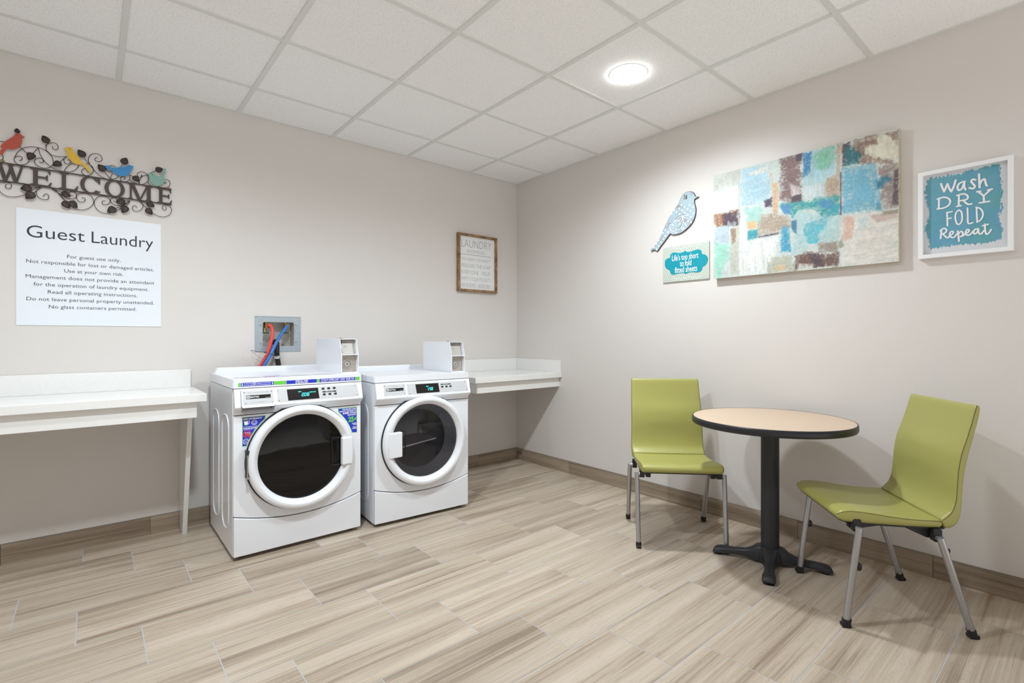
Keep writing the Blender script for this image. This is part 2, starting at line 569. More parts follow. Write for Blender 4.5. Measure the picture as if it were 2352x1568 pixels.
def circ(u, v, r, n=48):
    return [(u + r * cos(2 * pi * i / n), v + r * sin(2 * pi * i / n)) for i in range(n)]
SCROLLS= [[(-3.4835,2.1504),(-3.4659,2.1549),(-3.451,2.1562)],[(-3.4776,2.055),(-3.4629,2.0601),(-3.4555,2.0686),(-3.454,2.0817),(-3.4599,2.0879)],[(-3.3218,2.0857),(-3.3138,2.0796),(-3.3058,2.0858),(-3.3058,2.0968),(-3.3138,2.1037),(-3.3249,2.102),(-3.3344,2.0946),(-3.3392,2.0826),(-3.336,2.0702),(-3.3249,2.0596),(-3.309,2.0543),(-3.2929,2.0557),(-3.2784,2.0655),(-3.2683,2.0811),(-3.267,2.0991),(-3.2719,2.1202),(-3.2833,2.1374),(-3.3026,2.1526),(-3.325,2.1567),(-3.3471,2.1556),(-3.3689,2.1481),(-3.3874,2.134),(-3.4028,2.1131),(-3.4104,2.0919),(-3.4149,2.0759),(-3.4104,2.0611),(-3.3997,2.0523),(-3.3843,2.0536),(-3.3689,2.0628),(-3.358,2.0804)],[(-3.3966,2.0728),(-3.388,2.077),(-3.385,2.088),(-3.3911,2.0956),(-3.4028,2.0929),(-3.4104,2.0877)],[(-3.3967,2.1468),(-3.3782,2.1276),(-3.3611,2.1122)],[(-3.325,2.1559),(-3.3345,2.1404),(-3.3439,2.1216)],[(-3.3243,2.1552),(-3.3186,2.1267),(-3.3058,2.099),(-3.2897,2.0784),(-3.267,2.0614),(-3.2473,2.0545),(-3.2241,2.0542)],[(-3.2956,2.1799),(-3.2946,2.1545),(-3.2865,2.1433),(-3.2735,2.1309),(-3.2506,2.1274),(-3.2341,2.1299),(-3.2141,2.136)],[(-3.2955,2.1675),(-3.2898,2.1844),(-3.2703,2.196),(-3.2556,2.1952),(-3.2473,2.1817),(-3.2506,2.1675),(-3.2605,2.162),(-3.2686,2.1662),(-3.2696,2.1771)],[(-3.2107,2.1188),(-3.2006,2.1188),(-3.1972,2.1083),(-3.2057,2.0983),(-3.2174,2.097),(-3.2241,2.108),(-3.2234,2.1226),(-3.2141,2.1351)],[(-3.239,2.1033),(-3.2274,2.1194),(-3.2141,2.1337)],[(-3.2241,2.0551),(-3.2141,2.0775),(-3.1972,2.0979),(-3.1837,2.1046)],[(-3.2241,2.0542),(-3.204,2.0549),(-3.1837,2.0661),(-3.1694,2.0851),(-3.1632,2.1024)],[(-3.1286,2.0712),(-3.1268,2.0816),(-3.1356,2.088),(-3.146,2.0834),(-3.1529,2.0705),(-3.1494,2.0598),(-3.139,2.0515),(-3.1251,2.0526),(-3.1111,2.0634),(-3.104,2.0811),(-3.1058,2.1015),(-3.1181,2.1139),(-3.1356,2.1178)],[(-3.0846,2.1595),(-3.0934,2.1574),(-3.097,2.1473),(-3.0917,2.1393),(-3.0792,2.1385),(-3.0685,2.147),(-3.0667,2.1613),(-3.0738,2.1759),(-3.0899,2.1814),(-3.1076,2.1749),(-3.1199,2.1604),(-3.1244,2.141),(-3.1199,2.119),(-3.1076,2.0988),(-3.0934,2.0787),(-3.072,2.0601),(-3.0504,2.0506),(-3.0286,2.0504)],[(-3.1425,2.1437),(-3.1286,2.1285),(-3.1174,2.1141)],[(-3.054,2.0849),(-3.0395,2.0669),(-3.0286,2.0528)],[(-3.0278,2.0506),(-3.0268,2.0696),(-3.0205,2.086)],[(-3.0268,2.0517),(-3.0065,2.0597),(-2.9954,2.0738),(-2.991,2.0828)],[(-2.9731,2.0618),(-2.9655,2.0657),(-2.9644,2.0741),(-2.9712,2.0793),(-2.9805,2.0745),(-2.9854,2.0631),(-2.9805,2.0527),(-2.9655,2.05),(-2.9504,2.0593),(-2.9429,2.0752),(-2.9455,2.0938)],[(-3.0047,2.1238),(-3.0176,2.1294),(-3.0323,2.1262),(-3.045,2.1126),(-3.045,2.0985),(-3.0359,2.0911),(-3.0213,2.0961)],[(-2.9761,2.1444),(-2.9806,2.1363),(-2.9862,2.1279)],[(-2.9436,2.0942),(-2.9276,2.087)],[(-2.9429,2.0671),(-2.9238,2.0527),(-2.8968,2.0499)],[(-2.8832,2.0973),(-2.8898,2.1056),(-2.889,2.0975),(-2.8968,2.0886),(-2.9065,2.0948),(-2.9084,2.1089),(-2.8968,2.1211),(-2.8773,2.1228),(-2.8616,2.1116),(-2.8569,2.0906),(-2.8616,2.0701),(-2.8773,2.0548),(-2.8968,2.0499),(-2.8987,2.0674),(-2.8929,2.0856),(-2.8812,2.1016),(-2.8557,2.1128)],[(-2.8557,2.1162),(-2.8378,2.1313),(-2.8219,2.1421)],[(-2.8557,2.0752),(-2.8557,2.0615),(-2.8418,2.0506),(-2.8218,2.0486)],[(-2.8098,2.0559),(-2.7976,2.0509),(-2.7732,2.0532),(-2.7567,2.0663),(-2.7514,2.0824),(-2.7568,2.0988),(-2.7732,2.1029),(-2.7834,2.0909),(-2.7814,2.0799),(-2.7732,2.0805),(-2.772,2.0907)],[(-3.4747,1.9419),(-3.4495,1.9503),(-3.433,1.9502),(-3.424,1.9392),(-3.427,1.9258),(-3.436,1.9198),(-3.445,1.9245),(-3.4465,1.9348),(-3.4405,1.9402)],[(-3.4835,1.9191),(-3.4658,1.8993),(-3.4539,1.8867),(-3.436,1.8794),(-3.4118,1.8817),(-3.3873,1.8926),(-3.3657,1.9096),(-3.3438,1.9333),(-3.3217,1.9477),(-3.3057,1.953)],[(-3.3073,1.903),(-3.2977,1.918),(-3.288,1.9176),(-3.2838,1.9051),(-3.2896,1.8908),(-3.3057,1.887),(-3.3233,1.8957),(-3.3318,1.9138),(-3.3296,1.9317),(-3.3153,1.9485)],[(-3.3485,1.9411),(-3.3312,1.9467),(-3.3121,1.9517)],[(-3.3407,1.9165),(-3.3312,1.9292),(-3.3169,1.946)],[(-3.2799,1.9558),(-3.2604,1.9472),(-3.2406,1.9264),(-3.224,1.9025),(-3.2039,1.8791),(-3.1802,1.8614),(-3.1493,1.8579),(-3.1215,1.8727),(-3.1057,1.8961),(-3.1015,1.9153),(-3.1092,1.937),(-3.125,1.9502),(-3.1459,1.9509),(-3.1648,1.9428),(-3.1734,1.9275),(-3.17,1.91),(-3.1562,1.9001),(-3.1424,1.9058),(-3.1372,1.9181),(-3.1424,1.9263),(-3.1528,1.9245)],[(-3.2669,1.9503),(-3.2505,1.9446),(-3.234,1.9366)],[(-3.2505,1.9379),(-3.234,1.9142),(-3.219,1.8945)],[(-3.187,1.9318),(-3.1972,1.9299),(-3.2032,1.9378),(-3.1972,1.9494),(-3.1836,1.9515),(-3.1741,1.9388),(-3.1768,1.9224),(-3.1904,1.9108),(-3.2106,1.9117),(-3.2273,1.9199),(-3.2472,1.9341),(-3.2734,1.9513)],[(-3.0522,1.925),(-3.063,1.9221),(-3.0666,1.9122),(-3.0594,1.9032),(-3.0431,1.9069),(-3.0322,1.9206),(-3.034,1.939),(-3.0467,1.9498),(-3.0684,1.95),(-3.088,1.9362),(-3.0994,1.9111),(-3.0951,1.8841),(-3.0791,1.8636),(-3.0539,1.8551),(-3.0248,1.8631),(-2.9991,1.8814),(-2.9767,1.9065),(-2.9428,1.9435)],[(-3.0175,1.9326),(-3.0065,1.9298),(-3.0009,1.9402),(-3.0083,1.9507),(-3.0212,1.9484),(-3.0293,1.9352),(-3.0249,1.9195),(-3.0065,1.9086),(-2.9879,1.9103),(-2.9655,1.9228),(-2.9428,1.9459)],[(-2.9655,1.9371),(-2.9428,1.9473)],[(-3.0054,1.8908),(-2.9842,1.9053),(-2.9655,1.9189)],[(-2.9598,1.9118),(-2.9428,1.9411)],[(-2.9102,1.9106),(-2.918,1.9214),(-2.9275,1.9173),(-2.9314,1.9047),(-2.9237,1.8915),(-2.9044,1.8913),(-2.887,1.9073),(-2.8819,1.93),(-2.8889,1.9457),(-2.9045,1.9527)],[(-2.9006,1.9534),(-2.8694,1.9224),(-2.8377,1.8934),(-2.8097,1.8783),(-2.7813,1.8778),(-2.7567,1.8916),(-2.7442,1.9161),(-2.7484,1.9405),(-2.7649,1.9501),(-2.7813,1.9473),(-2.7903,1.9334),(-2.7854,1.9208),(-2.7731,1.9213),(-2.7702,1.9318),(-2.7752,1.9374)],[(-2.8928,1.9533),(-2.8772,1.9478),(-2.8635,1.9405)]]
LEAVES= [[(-3.4013,2.2079),(-3.4043,2.235)],[(-3.2872,2.1864),(-3.3075,2.2239)],[(-3.3439,2.1229),(-3.3611,2.0819)],[(-3.2347,2.0976),(-3.267,2.0725)],[(-3.1408,2.1464),(-3.1667,2.1835)],[(-3.054,2.0872),(-3.0835,2.1217)],[(-2.975,2.1461),(-2.9581,2.1867)],[(-2.9295,2.0876),(-2.8987,2.0616)],[(-2.8227,2.1419),(-2.7875,2.1619)],[(-3.3476,1.9391),(-3.392,1.9262)],[(-3.34,1.9166),(-3.3713,1.8783)],[(-3.2347,1.9387),(-3.1972,1.9209)],[(-3.2273,1.893),(-3.2012,1.8557)],[(-3.2022,1.8965),(-3.1699,1.8645)],[(-2.9647,1.942),(-3.0046,1.9207)],[(-3.0054,1.8922),(-3.0438,1.8623)],[(-2.9579,1.9121),(-2.9775,1.8684)],[(-2.8663,1.9449),(-2.827,1.9296)],[(-2.8686,1.9128),(-2.8377,1.8812)]]
SIGN_BIRDS= {'red': [(-3.4638,2.1241),(-3.4579,2.1404),(-3.443,2.1611),(-3.425,2.1806),(-3.416,2.1915),(-3.4114,2.2034),(-3.4023,2.2101),(-3.3916,2.2086),(-3.3839,2.202),(-3.3747,2.1958),(-3.3824,2.1908),(-3.3855,2.1823),(-3.3855,2.1672),(-3.3916,2.1484),(-3.4038,2.1325),(-3.4205,2.1229),(-3.4355,2.1205),(-3.443,2.1165),(-3.4505,2.102),(-3.4564,2.0879),(-3.4653,2.0849),(-3.4706,2.0887),(-3.4653,2.1027),(-3.4579,2.118)],'yellow': [(-3.2239,2.1781),(-3.2173,2.1784),(-3.2123,2.1851),(-3.2022,2.1876),(-3.1904,2.1828),(-3.1863,2.1702),(-3.1836,2.1627),(-3.1734,2.1552),(-3.1631,2.1395),(-3.1511,2.1195),(-3.1355,2.1093),(-3.1251,2.0979),(-3.1118,2.0756),(-3.1163,2.0732),(-3.1181,2.065),(-3.1233,2.0708),(-3.139,2.0926),(-3.1494,2.1053),(-3.1631,2.1022),(-3.1802,2.1038),(-3.1971,2.1158),(-3.2072,2.1337),(-3.2122,2.1505),(-3.2156,2.1676)],'blue': [(-3.0577,2.1152),(-3.0523,2.122),(-3.0397,2.1225),(-3.0287,2.1193),(-3.0104,2.1163),(-2.992,2.126),(-2.9639,2.1337),(-2.9545,2.1429),(-2.9413,2.1473),(-2.9318,2.1446),(-2.9241,2.1463),(-2.9287,2.1376),(-2.9356,2.1184),(-2.9451,2.0972),(-2.962,2.0817),(-2.9826,2.0764),(-2.9975,2.079),(-3.0086,2.087),(-3.0251,2.0896),(-3.0196,2.0978),(-3.036,2.1013),(-3.0487,2.1078)],'teal': [(-2.8601,2.1201),(-2.8502,2.1188),(-2.8383,2.1248),(-2.8263,2.121),(-2.8163,2.1123),(-2.8002,2.1132),(-2.7941,2.1243),(-2.7852,2.1634),(-2.7799,2.1645),(-2.7717,2.1614),(-2.7738,2.151),(-2.784,2.1091),(-2.7738,2.1013),(-2.7799,2.0877),(-2.79,2.0683),(-2.8082,2.0558),(-2.8303,2.0554),(-2.8462,2.0718),(-2.8522,2.095),(-2.8549,2.1066)]}
SIGN_EYES= {'red': (-3.4032,2.1995),'yellow': (-3.2012,2.1783),'blue': (-2.9458,2.1439),'teal': (-2.8375,2.1152)}
BIRD= [(-1.5096,1.7893),(-1.5318,1.8114),(-1.5722,1.8481),(-1.6007,1.8909),(-1.6092,1.9118),(-1.6455,1.9769),(-1.6813,2.0265),(-1.7111,2.0594),(-1.7353,2.0859),(-1.7459,2.1101),(-1.7644,2.1372),(-1.7906,2.1504),(-1.8216,2.1506),(-1.8421,2.1404),(-1.8532,2.1249),(-1.8598,2.1085),(-1.8834,2.1006),(-1.8624,2.0925),(-1.8533,2.0875),(-1.8533,2.0641),(-1.8614,2.0344),(-1.8634,2.0107),(-1.8574,1.9745),(-1.8371,1.936),(-1.8011,1.9045),(-1.7593,1.8804),(-1.7166,1.8742),(-1.6841,1.8779),(-1.6677,1.8853),(-1.6289,1.8447),(-1.5894,1.806),(-1.5665,1.7792),(-1.555,1.7847),(-1.5376,1.7921),(-1.5201,1.7853)]
BIRD_DOTS= [(-1.7576,2.0703),(-1.8191,2.056),(-1.8421,2.0373),(-1.7802,2.0529),(-1.7395,2.049),(-1.801,2.0341),(-1.7618,2.0313),(-1.8237,2.0165),(-1.7203,2.0287),(-1.7834,2.0119),(-1.8452,1.9973),(-1.6992,2.0449),(-1.8052,1.9945),(-1.8279,1.9762),(-1.7433,2.01),(-1.6818,2.023),(-1.6288,1.9194),(-1.6511,1.9011),(-1.6895,1.9449),(-1.7139,1.8862),(-1.7724,1.9092),(-1.6109,1.9007),(-1.6305,1.8764),(-1.6137,1.8578),(-1.5956,1.8358),(-1.5763,1.8137),(-1.5561,1.8315),(-1.5376,1.8106),(-1.5596,1.7916),(-1.5751,1.8537),(-1.8063,1.9518),(-1.8294,1.9373),(-1.7042,1.969)]
BIRD_FLOURISH= [[(-1.6758,1.9555),(-1.6621,1.952),(-1.6621,1.9325),(-1.6704,1.9175),(-1.6868,1.908),(-1.7085,1.9054),(-1.7069,1.9202)],[(-1.7069,1.9178),(-1.7273,1.9096),(-1.746,1.916),(-1.7592,1.9329),(-1.7661,1.9604),(-1.7618,1.9874),(-1.7566,2.0012)],[(-1.7566,1.9989),(-1.7326,1.9927),(-1.7139,1.9769),(-1.738,1.975),(-1.7539,1.9888)],[(-1.7645,1.9974),(-1.7855,1.9973),(-1.7933,1.9897)],[(-1.7671,1.9921),(-1.7907,1.9773),(-1.8114,1.9665)],[(-1.7677,1.9529),(-1.7803,1.9412),(-1.7933,1.9238)],[(-1.7139,1.9745),(-1.738,1.9639),(-1.7327,1.9399),(-1.7486,1.9563),(-1.7619,1.9826)],[(-1.754,1.9171),(-1.7619,1.9015)]]
BIRD_EYE= [(-1.776,2.1347),(-1.801,2.1292),(-1.8,2.101),(-1.7749,2.1063)]
PLAQ= [(-1.6109,1.7941),(-1.9611,1.7911),(-1.9661,1.5389),(-1.6162,1.5426)]
PLAQ_TEAL= [(-1.6262,1.6804),(-1.6289,1.7022),(-1.6457,1.715),(-1.6667,1.7173),(-1.6688,1.7365),(-1.6842,1.7492),(-1.7059,1.7498),(-1.7381,1.7422),(-1.7673,1.7442),(-1.783,1.7517),(-1.796,1.7433),(-1.8219,1.7409),(-1.8525,1.7462),(-1.8802,1.7481),(-1.9001,1.7399),(-1.9065,1.7229),(-1.9075,1.7135),(-1.9272,1.7087),(-1.9443,1.6928),(-1.9501,1.6738),(-1.9443,1.6516),(-1.9272,1.6329),(-1.91,1.6255),(-1.9076,1.6096),(-1.8927,1.5973),(-1.8702,1.5948),(-1.8424,1.5999),(-1.8117,1.6006),(-1.7883,1.5925),(-1.7752,1.6004),(-1.7436,1.6016),(-1.7114,1.5985),(-1.687,1.5974),(-1.6722,1.6071),(-1.6667,1.6247),(-1.6634,1.6309),(-1.6429,1.6418),(-1.629,1.6604)]
PRINT_STROKES= {'wash': [[(-3.1297,1.8934),(-3.1342,1.8751),(-3.1415,1.853)],[(-3.1415,1.853),(-3.1474,1.8701),(-3.1532,1.8879)],[(-3.1532,1.8879),(-3.1596,1.8654),(-3.1672,1.8473)],[(-3.1672,1.8473),(-3.1764,1.8711),(-3.1827,1.898)],[(-3.2146,1.8847),(-3.2048,1.8833),(-3.1949,1.8781),(-3.1892,1.8643),(-3.1935,1.8483),(-3.2048,1.8533),(-3.2104,1.8707),(-3.2146,1.8847)],[(-3.2127,1.8815),(-3.2133,1.8588),(-3.2175,1.8459)],[(-3.2514,1.8826),(-3.2424,1.8874),(-3.2369,1.8794),(-3.2451,1.8634),(-3.2498,1.8523),(-3.2424,1.8447),(-3.2305,1.8511)],[(-3.2634,1.9063),(-3.2645,1.8766),(-3.2656,1.845)],[(-3.265,1.8543),(-3.271,1.8713),(-3.2804,1.8801),(-3.2844,1.8681),(-3.2871,1.8529),(-3.2903,1.8466)]],'dry': [[(-3.1223,1.8257),(-3.1215,1.7757)],[(-3.1164,1.8231),(-3.1386,1.8268),(-3.1562,1.8185),(-3.1634,1.8017),(-3.1562,1.7841),(-3.1386,1.7761),(-3.1164,1.7759)],[(-3.1941,1.8255),(-3.1935,1.7747)],[(-3.1864,1.8253),(-3.2105,1.8276),(-3.2244,1.8152),(-3.2231,1.8006),(-3.2077,1.7982),(-3.195,1.7982)],[(-3.2091,1.7979),(-3.2245,1.7771),(-3.2383,1.7751)],[(-3.1864,1.7743),(-3.2015,1.7743)],[(-3.2615,1.8264),(-3.2791,1.8034)],[(-3.3017,1.8258),(-3.2791,1.8034)],[(-3.2791,1.8034),(-3.2804,1.7738)],[(-3.2561,1.8268),(-3.2683,1.8271)],[(-3.293,1.8267),(-3.307,1.8279)],[(-3.2643,1.7742),(-3.2983,1.7745)]],'fold': [[(-3.1518,1.7525),(-3.1527,1.7199),(-3.1536,1.6891)],[(-3.1504,1.7517),(-3.1701,1.7528)],[(-3.1527,1.7218),(-3.1664,1.7231)],[(-3.1936,1.7559),(-3.1844,1.7444),(-3.1813,1.7223),(-3.1865,1.6949),(-3.195,1.6885),(-3.2035,1.6995),(-3.2057,1.7235),(-3.202,1.7467),(-3.1936,1.7559)],[(-3.2239,1.7593),(-3.225,1.7255),(-3.2267,1.6879),(-3.2422,1.6878)],[(-3.2548,1.7551),(-3.2561,1.7197),(-3.2575,1.6881)],[(-3.2534,1.7572),(-3.2683,1.7469),(-3.2764,1.7269),(-3.2751,1.7089),(-3.267,1.6938),(-3.2562,1.688)]],'repeat': [[(-3.1319,1.6755),(-3.1298,1.6547),(-3.1284,1.6318)],[(-3.1269,1.6687),(-3.1387,1.6783),(-3.1489,1.6727),(-3.1475,1.6596),(-3.1343,1.6521)],[(-3.1357,1.6538),(-3.1446,1.6409),(-3.1533,1.6319),(-3.1615,1.6375)],[(-3.1606,1.6403),(-3.1707,1.6463),(-3.1742,1.656),(-3.1672,1.6594),(-3.1615,1.6478),(-3.1655,1.6338),(-3.1765,1.6303),(-3.1879,1.6455)],[(-3.1902,1.6584),(-3.1925,1.6335),(-3.1942,1.6099)],[(-3.1913,1.6412),(-3.2007,1.6541),(-3.2083,1.6461),(-3.2049,1.6316),(-3.1979,1.6308),(-3.2091,1.6328),(-3.2175,1.6427)],[(-3.2175,1.6427),(-3.2273,1.6475),(-3.2292,1.6565),(-3.2223,1.6588),(-3.2175,1.6465),(-3.2231,1.6336),(-3.2328,1.6347),(-3.2439,1.6478)],[(-3.2602,1.657),(-3.2493,1.6551),(-3.2447,1.6421),(-3.2507,1.6349),(-3.2589,1.6454),(-3.2611,1.6569)],[(-3.2611,1.6543),(-3.263,1.6366),(-3.2705,1.6318),(-3.2805,1.6456)],[(-3.2832,1.6744),(-3.284,1.645),(-3.2885,1.6278),(-3.2965,1.632),(-3.3036,1.6462)],[(-3.2751,1.6677),(-3.2938,1.6715)]]}
PATCHES= [(0.5,[(0.176,0.002),(1.0,0.0),(1.0,1.0),(0.169,1.002)],(222,232,228)),(1,[(0.0,0.0),(0.176,-0.0),(0.175,0.137),(-0.001,0.155)],(205,207,197)),(1,[(-0.001,0.166),(0.175,0.153),(0.173,0.372),(-0.003,0.379)],(248,248,246)),(1,[(-0.003,0.384),(0.166,0.37),(0.166,0.407),(0.06,0.503),(0.022,0.505),(0.003,0.44)],(172,122,92)),(1,[(0.061,0.401),(0.169,0.382),(0.168,0.518),(0.068,0.505)],(92,74,88)),(1,[(-0.002,0.499),(0.106,0.503),(0.101,0.673),(0.001,0.653)],(192,208,222)),(1,[(0.113,0.537),(0.168,0.518),(0.165,0.976),(0.11,0.984)],(202,204,190)),(1,[(0.113,0.542),(0.154,0.541),(0.149,0.667),(0.121,0.703)],(165,138,118)),(1,[(0.001,0.653),(0.108,0.664),(0.102,0.807),(0.065,0.887),(0.053,1.006),(-0.0,1.0)],(168,226,206)),(1,[(0.179,0.005),(0.362,0.025),(0.36,0.369),(0.18,0.343)],(180,214,230)),(1,[(0.225,0.061),(0.349,0.025),(0.355,0.097),(0.239,0.087)],(232,236,228)),(1,[(0.365,0.11),(0.387,0.198),(0.413,0.206),(0.411,0.482),(0.379,0.484)],(228,188,152)),(1,[(0.421,-0.003),(0.542,0.004),(0.543,0.417),(0.419,0.368)],(142,116,114)),(0.9,[(0.47,0.225),(0.537,0.296),(0.531,0.361),(0.482,0.365)],(222,214,210)),(1,[(0.327,0.344),(0.373,0.323),(0.374,0.413),(0.333,0.406)],(92,76,98)),(1,[(0.363,0.48),(0.376,0.483),(0.373,0.52),(0.364,0.518)],(92,76,98)),(1,[(0.476,0.353),(0.543,0.336),(0.54,0.422),(0.475,0.407)],(98,80,92)),(1,[(0.505,0.006),(0.542,0.004),(0.541,0.068),(0.508,0.065)],(100,84,96)),(1,[(0.551,0.005),(0.722,0.008),(0.716,0.244),(0.654,0.305),(0.549,0.28)],(180,218,228)),(1,[(0.543,0.002),(0.601,0.006),(0.585,0.188),(0.547,0.213)],(76,140,190)),(1,[(0.603,0.054),(0.644,0.007),(0.711,0.005),(0.713,0.106),(0.683,0.177),(0.643,0.192),(0.609,0.141)],(142,206,178)),(1,[(0.717,0.0),(0.749,0.005),(0.74,0.261),(0.734,0.458),(0.709,0.433),(0.656,0.417),(0.657,0.26),(0.713,0.243)],(196,175,154)),(1,[(0.552,0.281),(0.654,0.301),(0.656,0.413),(0.552,0.41)],(214,228,230)),(1,[(0.506,0.483),(0.739,0.587),(0.738,0.791),(0.623,0.782),(0.498,0.854),(0.485,0.842)],(186,220,222)),(1,[(0.418,0.391),(0.734,0.431),(0.733,0.576),(0.63,0.566),(0.63,0.517),(0.515,0.486),(0.512,0.557),(0.478,0.558),(0.469,0.497),(0.418,0.435)],(74,170,172)),(1,[(0.418,0.405),(0.478,0.415),(0.481,0.506),(0.446,0.503),(0.424,0.451)],(92,152,200)),(1,[(0.625,0.427),(0.701,0.431),(0.706,0.524),(0.63,0.507)],(86,158,202)),(1,[(0.734,0.486),(0.733,0.576),(0.675,0.57),(0.681,0.517)],(76,180,196)),(1,[(0.56,0.6),(0.67,0.597),(0.658,0.663),(0.624,0.716),(0.635,0.765),(0.623,0.815),(0.565,0.775)],(106,196,214)),(1,[(0.478,0.563),(0.515,0.563),(0.517,0.693),(0.486,0.657)],(74,130,160)),(1,[(0.292,0.441),(0.471,0.527),(0.474,0.606),(0.423,0.658),(0.284,0.653)],(192,172,152)),(1,[(0.209,0.372),(0.32,0.382),(0.302,0.52),(0.219,0.53)],(180,226,216)),(1,[(0.222,0.507),(0.285,0.505),(0.278,0.58),(0.223,0.583)],(236,192,142)),(1,[(0.223,0.583),(0.291,0.588),(0.284,0.663),(0.223,0.673)],(70,165,178)),(1,[(0.284,0.653),(0.417,0.642),(0.41,0.665),(0.291,0.67)],(98,82,96)),(1,[(0.417,0.652),(0.436,0.597),(0.473,0.606),(0.482,0.834),(0.422,0.823)],(84,170,204)),(1,[(0.173,0.432),(0.219,0.444),(0.222,0.679),(0.414,0.671),(0.41,0.779),(0.386,0.89),(0.347,0.908),(0.34,1.003),(0.172,1.003)],(248,248,244)),(1,[(0.35,0.911),(0.396,0.841),(0.495,0.853),(0.494,0.994),(0.35,1.002)],(194,194,176)),(1,[(0.389,0.935),(0.447,0.934),(0.447,0.988),(0.392,0.987)],(226,198,164)),(1,[(0.626,0.787),(0.724,0.788),(0.728,0.885),(0.626,0.867)],(162,150,138)),(1,[(0.498,0.868),(0.534,0.849),(0.731,0.885),(0.73,0.993),(0.503,0.995)],(124,97,88)),(1,[(0.522,0.935),(0.599,0.957),(0.599,0.994),(0.515,0.997)],(226,224,214)),(1,[(0.57,0.866),(0.629,0.867),(0.662,0.985),(0.614,0.989)],(96,80,92)),(1,[(0.792,0.003),(1.0,0.0),(0.999,0.255),(0.838,0.207)],(238,232,212)),(0.85,[(0.812,0.008),(0.908,0.01),(0.903,0.077),(0.853,0.091),(0.848,0.198),(0.791,0.101)],(138,108,100)),(0.7,[(0.838,0.111),(0.975,0.225),(0.975,0.254),(0.838,0.207)],(140,110,100)),(0.8,[(0.933,0.012),(1.0,0.017),(1.0,0.134),(0.966,0.069)],(150,126,112)),(1,[(0.863,0.077),(0.994,0.081),(0.992,0.231),(0.913,0.214),(0.856,0.127)],(240,236,216)),(1,[(0.744,0.008),(0.789,0.011),(0.786,0.063),(0.764,0.198),(0.746,0.193)],(102,90,102)),(1,[(0.759,0.048),(0.791,0.049),(0.838,0.146),(0.832,0.205),(0.755,0.205)],(62,122,132)),(1,[(0.743,0.208),(0.893,0.228),(0.927,0.378),(0.926,0.584),(0.79,0.584),(0.742,0.562)],(126,192,218)),(1,[(0.89,0.249),(0.999,0.255),(1.0,0.6),(0.926,0.601),(0.922,0.376)],(166,150,142)),(1,[(0.98,0.319),(1.001,0.302),(1.001,0.587),(0.972,0.562)],(110,95,100)),(1,[(0.897,0.372),(0.946,0.333),(0.968,0.374),(0.927,0.431),(0.9,0.422)],(66,140,170)),(1,[(0.904,0.543),(0.926,0.542),(0.924,0.599),(0.906,0.595)],(76,152,182)),(1,[(0.739,0.598),(1.001,0.613),(1.0,1.0),(0.732,0.997)],(242,236,227)),(0.7,[(0.744,0.599),(0.808,0.598),(0.799,0.781),(0.751,0.798)],(228,178,156)),(0.7,[(0.816,0.616),(0.869,0.612),(0.864,0.716),(0.82,0.723)],(200,220,222)),(0.5,[(0.872,0.621),(0.998,0.62),(0.993,0.669),(0.906,0.691)],(190,150,140)),(1,[(0.926,0.601),(0.999,0.604),(0.998,0.645),(0.931,0.637)],(168,160,146)),(1,[(0.725,0.811),(0.746,0.759),(0.758,0.836),(0.732,0.851)],(166,170,150)),(1,[(0.736,0.233),(0.743,0.235),(0.744,0.584),(0.736,0.582)],(92,80,90)),(1,[(0.167,-0.001),(0.176,-0.0),(0.169,1.002),(0.163,1.002)],(205,195,182))]

# ------------------------------------------------------------------ room shell
X0, Y0 = -5.3, -5.3
mb = MB()
YF = -4.25  # floor cut short so the added world fill reaches the ceiling
fl = mb.rect(FLAT, X0, YF, 0.02, 0.02, -0.05, -0.0006)
tiles = []
rnd = random.Random(4)
mb.use(1)
PX, PY, G = 0.6096, 0.3042, 0.0038
ntile = 0
for r in range(0, 19):
    ya = 0.0 if r == 0 else -(0.222 + PY * (r - 1))
    yb = -(0.222 + PY * r)
    if ya < YF: break
    yb = max(yb, YF)
    xs = -3.146 + 0.1995 * r
    k0 = int(math.floor((X0 - xs) / PX)); k1 = int(math.ceil((0 - xs) / PX))
    for k in range(k0, k1 + 1):
        xa = xs + PX * k; xb = xa + PX
        xa = max(xa, X0); xb = min(xb, 0.0)
        if xb - xa < 0.01: continue
        mb.add([(xa + G / 2, yb + G / 2, 0), (xb - G / 2, yb + G / 2, 0), (xb - G / 2, ya - G / 2, 0), (xa + G / 2, ya - G / 2, 0)], [(0, 1, 2, 3)])
        ntile += 1
floor = struct(mb.build('floor', [M['grout'], M['floor_tile']]))

def tile_attr(o, slot):
    me = o.data
    a = me.color_attributes.new('tile', 'FLOAT_COLOR', 'CORNER')
    rn = random.Random(11)
    vals = np.zeros((len(me.loops), 4), np.float32)
    # faces that share vertices belong to the same tile
    seen = {}
    for p in me.polygons:
        key = p.vertices[0] // 8 if slot else p.index
        if key not in seen: seen[key] = (rn.random(), rn.random(), rn.random(), 1.0)
        for li in p.loop_indices: vals[li] = seen[key]
    a.data.foreach_set('color', vals.ravel())
tile_attr(floor, 0)

mb = MB()
hole = rrect(-2.250, 1.086, -2.026, 1.276, 0.012)
mb.prism([(X0, -0.02), (0.0, -0.02), (0.0, 2.75), (X0, 2.75)], BACK, -0.12, 0.0, holes=[hole])
struct(mb.build('wall_back', M['wall']))
mb = MB()
mb.rect(RIGHT, -0.12, -0.02, -Y0, 2.75, -0.12, 0.0)
struct(mb.build('wall_right', M['wall']))
mb = MB()
mb.box((X0 - 0.12, Y0, -0.02), (X0, 0.12, 2.75))
struct(mb.build('wall_left', M['wall']))

